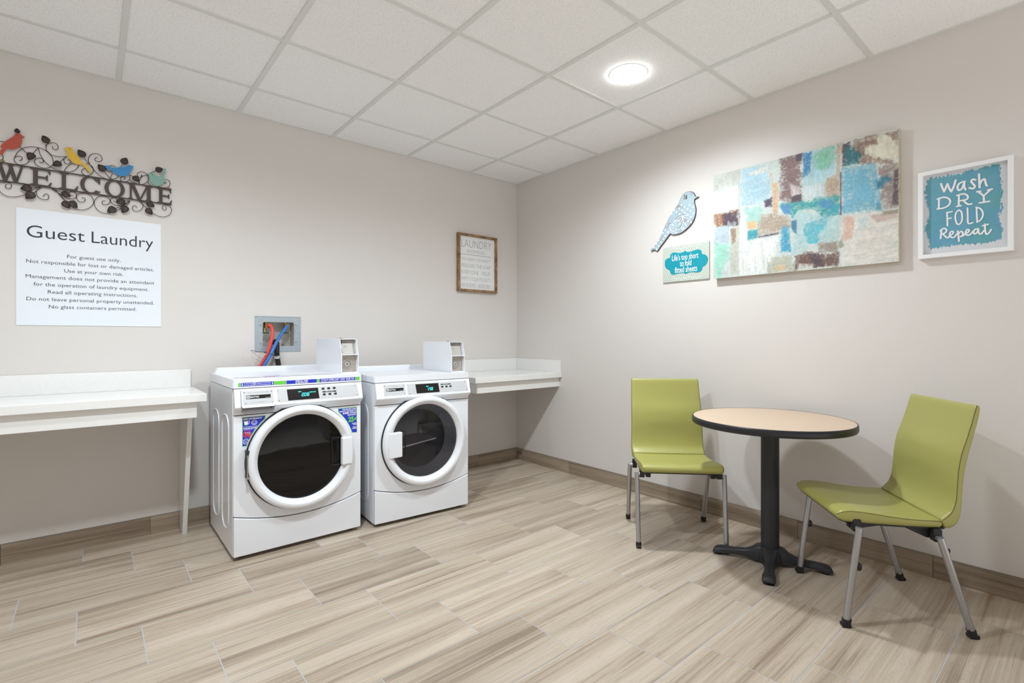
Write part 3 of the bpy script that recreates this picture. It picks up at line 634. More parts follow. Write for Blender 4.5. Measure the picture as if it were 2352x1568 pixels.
# wood-look tile skirting, one mesh per wall, pieces 0.60 m long
BH = 0.104
def skirting(name, fr, starts, end, material):
    mb = MB()
    for a, b in zip(starts, starts[1:] + [end]):
        mb.box(fr(a + 0.0012, -0.001, 0.0), fr(b - 0.0012, BH, 0.0105))
    n = len(mb.v)
    mb.use(1)
    mb.box(fr(starts[0], -0.001, 0.0), fr(end, BH + 0.0012, 0.008))
    o = mb.build(name, [material, M['grout_dark']])
    tile_attr(o, 1)
    return struct(o)
skirting('baseboard_back', BACK, [-5.28, -5.262, -4.662, -4.063, -3.464, -2.846, -2.246, -1.652, -1.055, -0.457], -0.0106, M['base_tile_x'])
skirting('baseboard_right', RIGHT, [0.0, 0.092, 0.696, 1.298, 1.897, 2.495, 3.099, 3.70, 4.30], 4.9, M['base_tile_y'])

# suspended ceiling
mb = MB()
mb.rect(FLAT, X0, Y0, 0.0, 0.0, CEIL + 0.006, CEIL + 0.03)
struct(mb.build('ceiling', M['ceil_tile']))
mb = MB()
T = 0.0125
GX, GY, GS = 0.553, 0.414, 0.6096
for i in range(0, 8):
    x = -(GX + GS * i)
    mb.box((x - T, Y0, CEIL), (x + T, -0.0, CEIL + 0.008))
for j in range(0, 8):
    y = -(GY + GS * j)
    mb.box((X0, y - T, CEIL + 0.0004), (0.0, y + T, CEIL + 0.0081))
mb.box((X0, -0.022, CEIL - 0.0005), (0, 0, CEIL + 0.008))
mb.box((-0.022, Y0, CEIL - 0.0006), (0, 0, CEIL + 0.008))
struct(mb.build('trim_1', M['tee']))

# the lamp in view
t = thing('ceiling_light', 'round white lamp glowing in the ceiling tile above the painting wall', 'ceiling light', (LAMPS[0][0], LAMPS[0][1], CEIL), world=True)
down = Frame((LAMPS[0][0], LAMPS[0][1], CEIL + 0.006), (1, 0, 0), (0, -1, 0))
mb = MB()
mb.lathe([(0.104, 0.0), (0.104, 0.0025), (0.098, 0.0040), (0.094, 0.0040), (0.093, 0.002)], down, n=48)
mb.build('trim_ring', M['frame_white'], t, smooth=40)
mb = MB()
mb.lathe([(0.0935, 0.003), (0.0925, 0.010), (0.088, 0.015), (0.07, 0.019), (0.04, 0.0215), (0.001, 0.0222)], down, n=48)
mb.build('lens', M['lens'], t, smooth=60)

# ------------------------------------------------------------------ folding counters
ZC, TC = 0.856, 0.043
def counter_left():
    t = thing('folding_counter', 'long white folding counter on the left, below the guest notice', 'counter', (-3.6, 0, 0), world=True)
    xa, xb = -4.6, -2.634
    mb = MB().box((xa, -0.50, ZC - TC), (xb, -0.0015, ZC))
    mb.build('countertop', M['quartz'], t, bevel=0.003)
    mb = MB().box((xa, -0.020, ZC), (xb - 0.013, -0.0015, ZC + 0.108))
    mb.build('backsplash', M['quartz'], t, bevel=0.002)
    mb = MB().box((xa, -0.472, 0.727), (-2.677, -0.452, ZC - TC))
    mb.build('apron', M['quartz'], t, bevel=0.0015)
    for x in (-2.704, -4.40):
        fr = Frame((x, 0, 0), (0, -1, 0), (0, 0, 1))
        mb = MB().prism([(0.0015, BH + 0.002), (0.012, BH + 0.002), (0.012, 0.0), (0.130, 0.0), (0.352, 0.727), (0.352, ZC - TC), (0.0015, ZC - TC)], fr, -0.024, 0.0)
        mb.build('leg', M['quartz'], t, bevel=0.0015)
counter_left()
def counter_right():
    t = thing('folding_counter', 'white folding counter in the corner, right of the dryer', 'counter', (-0.46, 0, 0), world=True)
    xa = -0.922
    mb = MB().box((xa, -0.605, ZC - TC), (-0.0015, -0.0015, ZC))
    mb.build('countertop', M['quartz'], t, bevel=0.003)
    mb = MB().box((xa, -0.020, ZC), (-0.0015, -0.0015, ZC + 0.106))
    mb.build('backsplash', M['quartz'], t, bevel=0.002)
    mb = MB().box((-0.020, -0.598, ZC), (-0.0015, -0.0205, ZC + 0.106))
    mb.build('backsplash', M['quartz'], t, bevel=0.002)
    mb = MB().box((-0.888, -0.575, 0.733), (-0.0015, -0.555, ZC - TC))
    mb.box((-0.888, -0.5555, 0.733), (-0.868, -0.0015, ZC - TC))
    mb.build('apron', M['quartz'], t, bevel=0.0015)
counter_right()

# ------------------------------------------------------------------ notice board
t = thing('notice_sign', 'large white Guest Laundry notice on the back wall', 'sign', (-3.10, 0, 1.527), world=True)
mb = MB().rect(BACK, -3.409, 1.223, -2.795, 1.832, 0.0, 0.004)
mb.build('board', M['sign_board'], t, bevel=0.0006)
for wd_, a, b in (('Guest', -3.3690, -3.1395), ('Laundry', -3.1105, -2.8329)):
    mb = MB(); put_text(mb, BACK, wd_, a, b, 1.6845, 0.0665, 0.0046, bold=-0.004); mb.build('heading_word', M['print_dark'], t)
for s, a, b, z in [('For guest use only.', -3.2115, -2.9838, 1.5885), ('Not responsible for lost or damaged articles.', -3.3711, -2.8297, 1.5497),
                   ('Use at your own risk.', -3.2232, -2.9714, 1.5102), ('Management does not provide an attendant', -3.3726, -2.8280, 1.4712),
                   ('for the operation of laundry equipment.', -3.3434, -2.8547, 1.4314), ('Read all operating instructions.', -3.2884, -2.9083, 1.3927),
                   ('Do not leave personal property unattended.', -3.3700, -2.8296, 1.3532), ('No glass containers permitted.', -3.2842, -2.9122, 1.3141)]:
    mb = MB(); put_text(mb, BACK, s, a, b, z, 0.0195, 0.0046, bold=-0.002); mb.build('text_line', M['print_mid'], t)

# ------------------------------------------------------------------ framed laundry rules
t = thing('framed_sign', 'wood-framed laundry room rules sign near the room corner', 'sign', (-0.485, 0, 1.81), world=True)
ou = (-0.690, 1.562, -0.262, 2.070)
w = 0.021
mb = MB()
mb.prism([(ou[0], ou[1]), (ou[2], ou[1]), (ou[2], ou[3]), (ou[0], ou[3])], BACK, 0.0, 0.034,
         holes=[[(ou[0] + w, ou[1] + w), (ou[2] - w, ou[1] + w), (ou[2] - w, ou[3] - w), (ou[0] + w, ou[3] - w)]])
mb.build('frame', M['frame_wood'], t, bevel=0.0015)
mb = MB().rect(BACK, ou[0] + w, ou[1] + w, ou[2] - w, ou[3] - w, 0.0, 0.016)
pan = mb.build('panel', M['rules_board'], t)
mb = MB()
D = 0.0168
for s, a, b, z, h in [('LAUNDRY', -0.648, -0.320, 1.952, 0.073), ('ROOM RULES', -0.586, -0.392, 1.9035, 0.0315), ('YOU WEAR IT, YOU WASH IT', -0.648, -0.330, 1.834, 0.030),
                      ('MEASURE THE SOAP', -0.648, -0.330, 1.775, 0.036), ('EVERYONE', -0.648, -0.461, 1.717, 0.036), ('HELPS', -0.4265, -0.330, 1.717, 0.036), ('EMPTY YOUR POCKETS', -0.648, -0.330, 1.659, 0.036),
                      ('FINDERS', -0.648, -0.494, 1.603, 0.036), ('KEEPERS', -0.463, -0.330, 1.603, 0.036)]:
    mb = MB(); put_text(mb, BACK, s, a, b, z, h, D, bold=-0.016); mb.build('text_line', M['rules_print'], t)
mb = MB().rect(BACK, -0.655, 1.8875, -0.320, 1.8915, D, D)
mb.build('divider_line', M['rules_print'], t)

# ------------------------------------------------------------------ metal welcome sign
t = thing('welcome_sign', 'dark metal WELCOME sign with four coloured birds and scrolling vines', 'sign', (-3.12, 0, 2.0), world=True)
def at(p, d): return BACK(p[0], p[1], d)
for z in (2.048, 1.9555):
    mb = MB().rect(BACK, -3.62, z - 0.0027, -2.744, z + 0.0027, 0.008, 0.016)
    mb.build('bar', M['bronze'], t)
# letters with wedge serifs, drawn in a box 0..1 x 0..1
def letter(ch):
    P = []
    def stem(x0, x1, y0=0.0, y1=1.0, s=0.10, top=True, bot=True):
        P.append([(x0, y0), (x1, y0), (x1, y1), (x0, y1)])
        if bot: P.append([(x0 - s, y0), (x1 + s, y0), (x1 + s, y0 + 0.05), (x1, y0 + 0.11), (x0, y0 + 0.11), (x0 - s, y0 + 0.05)])
        if top: P.append([(x0 - s, y1 - 0.05), (x0, y1 - 0.11), (x1, y1 - 0.11), (x1 + s, y1 - 0.05), (x1 + s, y1), (x0 - s, y1)])
    def diag(xa, ya, xb, yb, w):
        P.append([(xa - w / 2, ya), (xb - w / 2, yb), (xb + w / 2, yb), (xa + w / 2, ya)])
    if ch == 'W':
        diag(0.10, 1, 0.32, 0, 0.15); diag(0.54, 1, 0.32, 0, 0.09)
        diag(0.46, 1, 0.68, 0, 0.15); diag(0.90, 1, 0.68, 0, 0.09)
        for x in (0.10, 0.50, 0.90): P.append([(x - 0.12, 0.94), (x + 0.12, 0.94), (x + 0.12, 1), (x - 0.12, 1)])
    if ch == 'E':
        stem(0.17, 0.38, s=0.16)
        P.append([(0.38, 0.92), (0.93, 0.92), (0.93, 1), (0.38, 1)])
        P.append([(0.93, 1), (0.80, 0.93), (0.88, 0.74), (0.94, 0.74)])
        P.append([(0.38, 0.47), (0.74, 0.47), (0.74, 0.56), (0.38, 0.56)])
        P.append([(0.68, 0.515), (0.78, 0.36), (0.82, 0.36), (0.82, 0.68), (0.78, 0.68)])
        P.append([(0.38, 0), (0.93, 0), (0.93, 0.09), (0.38, 0.09)])
        P.append([(0.80, 0.07), (0.93, 0), (1.0, 0.29), (0.95, 0.29)])
    if ch == 'L':
        stem(0.17, 0.38, s=0.16)
        P.append([(0.38, 0), (0.93, 0), (0.93, 0.09), (0.38, 0.09)])
        P.append([(0.78, 0.07), (0.92, 0), (1.0, 0.31), (0.95, 0.31)])
    if ch == 'M':
        stem(0.05, 0.13, s=0.07); stem(0.76, 0.92, s=0.08)
        diag(0.14, 1, 0.46, 0, 0.16); diag(0.80, 1, 0.46, 0, 0.08)
    if ch in 'CO':
        n = 40
        out = []; inn = []
        a0, a1 = (0, 360) if ch == 'O' else (38, 322)
        for i in range(n + 1):
            a = radians(a0 + (a1 - a0) * i / n)
            out.append((0.5 + 0.5 * cos(a), 0.5 + 0.52 * sin(a)))
            inn.append((0.5 + 0.30 * cos(a), 0.5 + 0.44 * sin(a)))
        for i in range(n):
            P.append([out[i], out[i + 1], inn[i + 1], inn[i]])
        if ch == 'C':
            P.append([(0.86, 0.98), (0.94, 0.98), (0.95, 0.62), (0.90, 0.62), (0.78, 0.80)])
            P.append([(0.74, 0.10), (0.95, 0.20), (0.97, 0.17), (0.90, 0.10), (0.80, 0.05)])
    return P
for ch, a, b in [('W', -3.479, -3.374), ('E', -3.3595, -3.2718), ('L', -3.2473, -3.1659), ('C', -3.1587, -3.0695), ('O', -3.0558, -2.9656), ('M', -2.9486, -2.8370), ('E', -2.8178, -2.7410)]:
    mb = MB()
    for ip, poly in enumerate(letter(ch)):
        mb.prism([(a + p[0] * (b - a), 1.9555 + p[1] * 0.0925) for p in poly], BACK, 0.009 + (ip - min(ip, 39) if ch in 'CO' else ip) * 0.00005, 0.0145 + ip * 0.00005 - (0.00005 * min(ip, 39) if ch in 'CO' else 0.0))
    mb.build('letter', M['bronze'], t)
for s in SCROLLS:
    mb = MB().tube([at((q.x, q.y), 0.012) for q in catmull([(p[0], p[1], 0) for p in s], 5)], 0.0016, 6)
    mb.build('vine', M['bronze'], t, smooth=60)
for b, e in LEAVES:
    b = Vector(b); e = Vector(e); ax = e - b; L = ax.length; ax.normalize(); nx = Vector((-ax.y, ax.x))
    rows = 9
    vs = []; fs = []
    for i in range(rows):
        s = i / (rows - 1)
        w = 0.40 * L * (sin(pi * s ** 0.72) ** 0.8 if 0 < s < 1 else 0.0) + 0.0004
        for k, q in enumerate((-1, -0.5, 0, 0.5, 1)):
            p = b + ax * (L * s) + nx * (w * q)
            vs.append(at(p, 0.016 + 0.006 * sin(pi * s) + (0.0025 * abs(q) if k != 2 else -0.0015)))
    for i in range(rows - 1):
        for k in range(4):
            fs.append((i * 5 + k, (i + 1) * 5 + k, (i + 1) * 5 + k + 1, i * 5 + k + 1))
    mb = MB(); mb.add(vs, fs)
    o = mb.build('leaf', M['leaf'], t, smooth=50)
    so = o.modifiers.new('thick', 'SOLIDIFY'); so.thickness = 0.0012; so.offset = 0
BC = {'red': rgb(178, 74, 52), 'yellow': rgb(218, 176, 48), 'blue': rgb(52, 134, 192), 'teal': rgb(132, 170, 160)}
for k, pts in SIGN_BIRDS.items():
    mm = mat('painted_' + k, BC[k], 0.55, mott=0.12, mscale=140)
    P = [(q.x, q.y) for q in catmull([(p[0], p[1], 0) for p in pts], 3, closed=True)]
    mb = MB().prism(P, BACK, 0.017, 0.021)
    o = mb.build('bird', mm, t, bevel=0.001)
    o['label'] = k + ' painted metal bird'
    e = SIGN_EYES[k]
    mb = MB().disc(BACK, e[0], e[1], 0.0022, 0.0216, 12)
    mb.build('eye', M['black_plastic'], o)
for u, z in [(-3.4546, 2.0591), (-2.7559, 2.054)]:
    mb = MB().lathe([(0.0055, 0.010), (0.005, 0.016), (0.003, 0.0185), (0.0002, 0.019)], BACK, u, z, 14)
    mb.build('screw', M['brass'], t, smooth=60)

# ------------------------------------------------------------------ washer outlet box in the wall
t = thing('outlet_box', 'galvanised steel washer outlet box set in the wall behind the washer', 'outlet box', (-2.138, 0, 1.181), world=True)
mb = MB()
mb.prism([(-2.286, 1.062), (-1.993, 1.062), (-1.993, 1.301), (-2.286, 1.301)], BACK, 0.0, 0.004, holes=[rrect(-2.238, 1.100, -2.038, 1.262, 0.012)])
mb.rect(BACK, -2.286, 1.298, -1.993, 1.301, 0.004, 0.007)
mb.build('face_plate', M['galv'], t, bevel=0.0006)
mb = MB()
a, b, c, d2 = -2.238, -2.038, 1.100, 1.262
mb.rect(BACK, a - 0.006, c - 0.006, b + 0.006, d2 + 0.006, -0.094, -0.090)
mb.box(BACK(a - 0.006, c - 0.006, -0.09), BACK(a, d2 + 0.006, -0.001))
mb.box(BACK(b, c - 0.006, -0.09), BACK(b + 0.006, d2 + 0.006, -0.001))
mb.box(BACK(a, c - 0.006, -0.09), BACK(b, c, -0.001))
mb.box(BACK(a, d2, -0.09), BACK(b, d2 + 0.006, -0.001))
mb.build('recess', M['box_in'], t)
for u, z in [(-2.252, 1.241), (-2.025, 1.245), (-2.025, 1.126), (-2.252, 1.119)]:
    mb = MB().lathe([(0.005, 0.004), (0.0045, 0.006), (0.0005, 0.0075)], BACK, u, z, 14)
    mb.build('screw', M['chrome'], t, smooth=60)
for u in (-2.207, -2.083):
    mb = MB()
    mb.tube([BACK(u, 1.262, -0.045), BACK(u, 1.222, -0.045)], 0.012, 14)
    mb.tube([BACK(u, 1.236, -0.045), BACK(u, 1.236, -0.005)], 0.0135, 14)
    mb.tube([BACK(u - 0.008, 1.228, -0.045), BACK(u - 0.008, 1.192, -0.035)], 0.006, 12)
    mb.lathe([(0.016, -0.006), (0.016, 0.004), (0.011, 0.004)], BACK, u, 1.236, 12)
    v = mb.build('valve', M['brass'], t, smooth=45)
    hf = Frame(BACK(u - 0.008, 1.190, -0.034), (1, 0, 0), (0, 1, 0))
    mb = MB()
    pts = [((0.024 + 0.005 * cos(5 * a)) * cos(a), (0.024 + 0.005 * cos(5 * a)) * sin(a)) for a in [2 * pi * i / 50 for i in range(50)]]
    mb.prism(pts, hf, -0.004, 0.004)
    mb.build('handle', M['green_handle'], v, bevel=0.0015)

def hose(name, label, pts, r, material, ribs=0, cat='hose'):
    P = catmull(pts, 10)
    if ribs:
        # corrugated: resample finely and modulate the radius
        L = [0.0]
        for i in range(1, len(P)): L.append(L[-1] + (P[i] - P[i - 1]).length)
        n = int(L[-1] / ribs * 4)
        Q = []
        for k in range(n + 1):
            s = L[-1] * k / n
            i = max(j for j in range(len(L)) if L[j] <= s + 1e-9)
            if i == len(P) - 1: Q.append(P[-1]); continue
            f = (s - L[i]) / max(1e-9, L[i + 1] - L[i])
            Q.append(P[i].lerp(P[i + 1], f))
        mb = MB().tube(Q, lambda tt: r * (1 + 0.07 * cos(pi / 2 * round(tt * n))), 14)
    else:
        mb = MB().tube(P, r, 14)
    return tag(mb.build(name, material, smooth=70), label, cat)
hose('water_hose', 'red water hose from the outlet box down behind the washer', [(-2.205, -0.0052, 1.238), (-2.200, -0.012, 1.240), (-2.192, -0.022, 1.234), (-2.188, -0.040, 1.209), (-2.193, -0.050, 1.157), (-2.206, -0.055, 1.105), (-2.226, -0.060, 1.044), (-2.266, -0.063, 0.976), (-2.30, -0.066, 0.90)], 0.0105, M['red_hose'])
hose('water_hose', 'blue water hose from the outlet box down behind the washer', [(-2.081, -0.0052, 1.238), (-2.086, -0.014, 1.236), (-2.098, -0.022, 1.222), (-2.134, -0.040, 1.178), (-2.168, -0.062, 1.126), (-2.198, -0.080, 1.069), (-2.222, -0.088, 1.023), (-2.250, -0.088, 0.975), (-2.275, -0.088, 0.90)], 0.0105, M['blue_hose'])
dh = hose('drain_hose', 'black corrugated drain hose hooked into the outlet box', [(-2.150, 0.056, 1.121), (-2.149, 0.035, 1.127), (-2.152, 0.008, 1.130), (-2.156, -0.020, 1.118), (-2.158, -0.036, 1.09), (-2.159, -0.040, 1.042), (-2.154, -0.042, 1.0), (-2.150, -0.043, 0.974), (-2.146, -0.044, 0.90)], 0.0165, M['black_hose'], ribs=0.006)
mb = MB().tube([(-2.1575, -0.0405, 1.034), (-2.1568, -0.0407, 1.016)], 0.0188, 16)
mb.build('tape_band', M['silver'], dh, smooth=50)
mb = MB()
mb.tube(catmull([(-2.322, -0.052, 1.075), (-2.280, -0.075, 1.067), (-2.245, -0.098, 1.060), (-2.212, -0.103, 1.050), (-2.181, -0.085, 1.036), (-2.150, -0.066, 1.024), (-2.136, -0.050, 1.020)], 6), 0.0014, 6)
mb.tube(catmull([(-2.321, -0.052, 1.074), (-2.297, -0.072, 1.048), (-2.262, -0.095, 1.019), (-2.238, -0.078, 1.010)], 6), 0.0009, 6)
mb.box((-2.252, -0.104, 1.057), (-2.243, -0.094, 1.065))
tag(mb.build('cable_tie', M['black_plastic'], smooth=50), 'thin black cable tie looped round the red and blue hoses', 'cable tie')

# ------------------------------------------------------------------ painted bird cut-out
def ry(pts): return [(-p[0], p[1]) for p in pts]
t = thing('bird_plaque', 'pale blue polka-dot wooden bird cut-out on the right wall', 'wall decoration', (0, -1.70, 1.97), world=True)
P = [(q.x, q.y) for q in catmull([(p[0], p[1], 0) for p in ry(BIRD)], 3, closed=True)]
mb = MB().prism(P, RIGHT, 0.0, 0.012)
mb.build('edge', M['bird_edge'], t)
cx = sum(p[0] for p in P) / len(P); cy = sum(p[1] for p in P) / len(P)
def inset(P, d):
    n = len(P); out = []
    s = 1 if area2(P) > 0 else -1
    for i in range(n):
        a = Vector(P[i - 1]); b = Vector(P[(i + 1) % n]); tt = (b - a)
        if tt.length < 1e-9: out.append(P[i]); continue
        tt.normalize()
        out.append((P[i][0] - s * tt.y * d, P[i][1] + s * tt.x * d))
    return out
mbird = bpy.data.materials.new('bird_paint'); mbird.use_nodes = True
nt = mbird.node_tree; b_ = nt.nodes['Principled BSDF']; b_.inputs['Roughness'].default_value = 0.6
tc = nt.nodes.new('ShaderNodeTexCoord'); nn = nt.nodes.new('ShaderNodeTexNoise'); nn.inputs['Scale'].default_value = 14; nn.inputs['Detail'].default_value = 8
rr = nt.nodes.new('ShaderNodeValToRGB')
rr.color_ramp.elements[0].position = 0.30; rr.color_ramp.elements[0].color = rgb(150, 140, 144)
rr.color_ramp.elements[1].position = 0.62; rr.color_ramp.elements[1].color = rgb(170, 188, 197)
k_ = rr.color_ramp.elements.new(0.42); k_.color = rgb(158, 179, 190)
nt.links.new(tc.outputs['Object'], nn.inputs['Vector']); nt.links.new(nn.outputs['Fac'], rr.inputs['Fac']); nt.links.new(rr.outputs['Color'], b_.inputs['Base Color'])
mb = MB().prism(inset(P, 0.0022), RIGHT, 0.012, 0.0126, back=False).use(1)
for u, v in ry(BIRD_DOTS): mb.disc(RIGHT, u, v, 0.0062, 0.0130, 14)
face = mb.build('painted_face', [mbird, M['label_white']], t)
mb = MB()
for s in BIRD_FLOURISH:
    mb.ribbon(ry(s), RIGHT, 0.0052, 0.0134, 5)
mb.build('flourish', M['flourish'], t)
mb = MB()
for s in BIRD_FLOURISH:
    mb.ribbon([(u + 0.003, v - 0.0036) for u, v in ry(s)], RIGHT, 0.0050, 0.0138, 5)
mb.build('flourish_highlight', M['label_white'], t)
ey = ry(BIRD_EYE)
mb = MB().prism(ey, RIGHT, 0.0134, 0.0134)
ex = sum(p[0] for p in ey) / 4; ez = sum(p[1] for p in ey) / 4
o = mb.build('eye', M['flourish'], t)
mb = MB(); mb.ribbon([(ex + 0.008 * cos(a), ez + 0.010 * sin(a)) for a in [radians(x) for x in range(30, 330, 30)]], RIGHT, 0.003, 0.0138)
mb.disc(RIGHT, ex, ez, 0.003, 0.0138)
mb.build('eye_ring', M['plaque'], o)

# ------------------------------------------------------------------ small plaque
t = thing('small_plaque', 'small sage plaque with teal badge about fitted sheets, below the bird', 'sign', (0, -1.78, 1.67), world=True)
mb = MB().rect(RIGHT, 1.610, 1.547, 1.958, 1.793, 0.0, 0.010).use(1)
for i in range(24):
    for j in range(17):
        u = 1.617 + i * 0.0147 + (0.0073 if j % 2 else 0); v = 1.555 + j * 0.0145
        if u < 1.953 and v < 1.789: mb.disc(RIGHT, u, v, 0.0027, 0.0104, 8)
mb.build('board', [M['plaque'], mat('plaque_dots', rgb(222, 228, 220), 0.5)], t)
for base, sgn in ((1.776, 1), (1.565, 1)):
    pts = [(1.672 + 0.225 * i / 12, base + 0.004 * sin(i * 1.1)) for i in range(13)]
    mb = MB().ribbon(pts, RIGHT, 0.0022, 0.0112, 3)
    for i in range(1, 12):
        u, v = pts[i]; s = 1 if i % 2 else -1
        mb.ribbon([(u, v), (u + 0.008, v + 0.004 * s), (u + 0.012, v + 0.010 * s)], RIGHT, 0.0022, 0.0112, 3)
    mb.build('twig_print', M['label_white'], t)
# badge: a symmetrical bracket shape
PB = [(q.x, q.y) for q in catmull([(p[0], p[1], 0) for p in ry(PLAQ_TEAL)], 2, closed=True)]
mb = MB().prism(PB, RIGHT, 0.010, 0.0116, back=False)
mb.build('badge', M['teal_print'], t)
for s_, a, b, z in (("Life's too short", 1.684, 1.882, 1.695), ('to fold', 1.745, 1.831, 1.652), ('fitted sheets', 1.706, 1.873, 1.6095)):
    mb = MB(); put_text(mb, RIGHT, s_, a, b, z - 0.003, 0.042, 0.0124, bold=0.006); mb.build('text_line', M['label_white'], t)

# ------------------------------------------------------------------ painted surfaces (pigment grids)
def vnoise(nx, ny, fx, fy, rng):
    g = rng.random((int(fy) + 2, int(fx) + 2))
    x = np.linspace(0, fx, nx, endpoint=False); y = np.linspace(0, fy, ny, endpoint=False)
    xi = x.astype(int); yi = y.astype(int); xf = x - xi; yf = y - yi
    xf = xf * xf * (3 - 2 * xf); yf = yf * yf * (3 - 2 * yf)
    a = g[np.ix_(yi, xi)]; b = g[np.ix_(yi, xi + 1)]; c = g[np.ix_(yi + 1, xi)]; d = g[np.ix_(yi + 1, xi + 1)]
    return (a * (1 - xf) + b * xf) * (1 - yf)[:, None] + (c * (1 - xf) + d * xf) * yf[:, None]
def fnoise(nx, ny, fx, fy, rng, octv=4, pers=0.6):
    s = 0; amp = 1; tot = 0
    for o in range(octv):
        s = s + amp * vnoise(nx, ny, fx, fy, rng); tot += amp; amp *= pers; fx *= 2; fy *= 2
    return s / tot - 0.5
def sdf(U, V, poly):
    """signed distance to a polygon, negative inside"""
    p = np.array(poly, float); n = len(p)
    best = np.full(U.shape, 1e9); ins = np.zeros(U.shape, bool)
    for i in range(n):
        a = p[i]; b = p[(i + 1) % n]; e = b - a
        wx = U - a[0]; wy = V - a[1]
        tt = np.clip((wx * e[0] + wy * e[1]) / max(1e-12, e @ e), 0, 1)
        best = np.minimum(best, np.hypot(wx - e[0] * tt, wy - e[1] * tt))
        if abs(b[1] - a[1]) > 1e-12:
            cond = ((a[1] > V) != (b[1] > V)) & (U < (b[0] - a[0]) * (V - a[1]) / (b[1] - a[1]) + a[0])
            ins ^= cond
    return np.where(ins, -best, best)
def lin_np(a):
    a = a / 255.0
    return np.where(a <= 0.04045, a / 12.92, ((a + 0.055) / 1.055) ** 2.4)
def grid_object(name, fr, u0, v0, u1, v1, d, img, parent, material):
    """a flat pigment layer: one vertex per sample; img rows run from the top"""
    ny, nx, _ = img.shape
    us = np.linspace(u0, u1, nx); vs = np.linspace(v1, v0, ny)
    off = Vector(parent['_off']) if parent.get('_off') else parent.location
    O = np.array(fr.o + fr.N * d - off); U = np.array(fr.U); Vv = np.array(fr.V)
    P = O[None, None] + us[None, :, None] * U + vs[:, None, None] * Vv
    idx = np.arange(nx * ny).reshape(ny, nx)
    q = np.stack([idx[1:, :-1], idx[1:, 1:], idx[:-1, 1:], idx[:-1, :-1]], -1).reshape(-1, 4)
    me = bpy.data.meshes.new(name)
    me.vertices.add(nx * ny); me.loops.add(q.size); me.polygons.add(len(q))
    me.vertices.foreach_set('co', P.reshape(-1).astype(np.float32))
    me.loops.foreach_set('vertex_index', q.reshape(-1).astype(np.int32))
    me.polygons.foreach_set('loop_start', np.arange(0, q.size, 4, dtype=np.int32))
    me.update(calc_edges=True)
    a = me.color_attributes.new('paint', 'FLOAT_COLOR', 'POINT')
    c = np.ones((nx * ny, 4), np.float32); c[:, :3] = lin_np(img).reshape(-1, 3) * 0.76
    a.data.foreach_set('color', c.reshape(-1))
    me.materials.append(material)
    o = bpy.data.objects.new(name, me); COL.objects.link(o); o.parent = parent
    return o
M['paint'] = attr_mat('pigment', 'paint', 0.62)

# abstract canvas
t = thing('canvas_painting', 'large abstract blue, brown and cream canvas on the right wall', 'painting', (0, -2.49, 1.87), world=True)
cu0, cu1, cv0, cv1 = 2.004, 2.972, 1.538, 2.205
CD = 0.038
mb = MB().rect(RIGHT, cu0, cv0, cu1, cv1, 0.0015, CD)
mb.build('stretcher', M['canvas_edge'], t, bevel=0.002)
rng = np.random.default_rng(7)
NX, NY = 560, 386
U, V = np.meshgrid(np.linspace(0, 1, NX), np.linspace(0, 1, NY))
asp = (cu1 - cu0) / (cv1 - cv0)
img = np.zeros((NY, NX, 3)) + np.array([218, 226, 222.0])
fine = fnoise(NX, NY, 90, 70, rng, 3)
for st, poly, colr in PATCHES:
    pu = [(x * asp, y) for x, y in poly]
    d = sdf(U * asp, V, pu)
    vert = rng.random() < 0.6
    fx, fy = ((80, 9) if vert else (12, 60))
    n1 = fnoise(NX, NY, 12, 9, rng, 6, 0.72)
    n2 = fnoise(NX, NY, fx, fy, rng, 4, 0.65)
    size = min(max(p[0] for p in pu) - min(p[0] for p in pu), max(p[1] for p in pu) - min(p[1] for p in pu))
    amp = min(0.055, 0.30 * size)
    m = np.clip(0.5 - (d + n1 * amp * 1.6 + n2 * amp * 0.9) / 0.010, 0, 1)
    # dry brush: the ground shows through along the edges and the grain
    dry = np.clip(0.55 + (-d / max(0.02, 0.45 * size)) * 0.5 + (n2 + fine) * 1.1, 0.25, 1)
    a = (m * np.clip(dry * 1.15, 0, 1) * st)[..., None]
    tone = 1 + n1[..., None] * 0.16 + n2[..., None] * 0.18
    img = img * (1 - a) + np.clip(np.array(colr, float) * tone, 0, 252) * a
speck = fnoise(NX, NY, 120, 60, rng, 3)
img = np.clip(img * (1 + speck[..., None] * 0.12), 0, 250)
grid_object('painted_surface', RIGHT, cu0, cv0, cu1, cv1, CD + 0.0006, img, t, M['paint'])
mb = MB()
for i in range(9):
    u = 2.030 + i * 0.0075
    mb.ribbon([(u, 1.563), (u + 0.003, 1.571 + 0.004 * (i % 3)), (u + 0.0075, 1.564 + 0.002 * (i % 2))], RIGHT, 0.0007, CD + 0.0012, 3, caps=False)
mb.build('signature', M['print_grey'], t)

# framed print
t = thing('framed_print', 'white-framed square Wash Dry Fold Repeat print, right of the canvas', 'picture', (0, -3.21, 1.75), world=True)
fo = (3.046, 1.541, 3.376, 1.961)
fo = (3.046, 1.541, 3.377, 1.961)
wi = 0.019
mb = MB()
mb.prism([(fo[0], fo[1]), (fo[2], fo[1]), (fo[2], fo[3]), (fo[0], fo[3])], RIGHT, 0.0, 0.030,
         holes=[[(fo[0] + wi, fo[1] + wi), (fo[2] - wi, fo[1] + wi), (fo[2] - wi, fo[3] - wi), (fo[0] + wi, fo[3] - wi)]])
mb.build('frame', M['frame_white'], t, bevel=0.0012)
NX, NY = 240, 290
rng = np.random.default_rng(3)
pu0, pu1, pv0, pv1 = fo[0] + wi, fo[2] - wi, fo[1] + wi, fo[3] - wi
U, V = np.meshgrid(np.linspace(pu0, pu1, NX), np.linspace(pv1, pv0, NY))
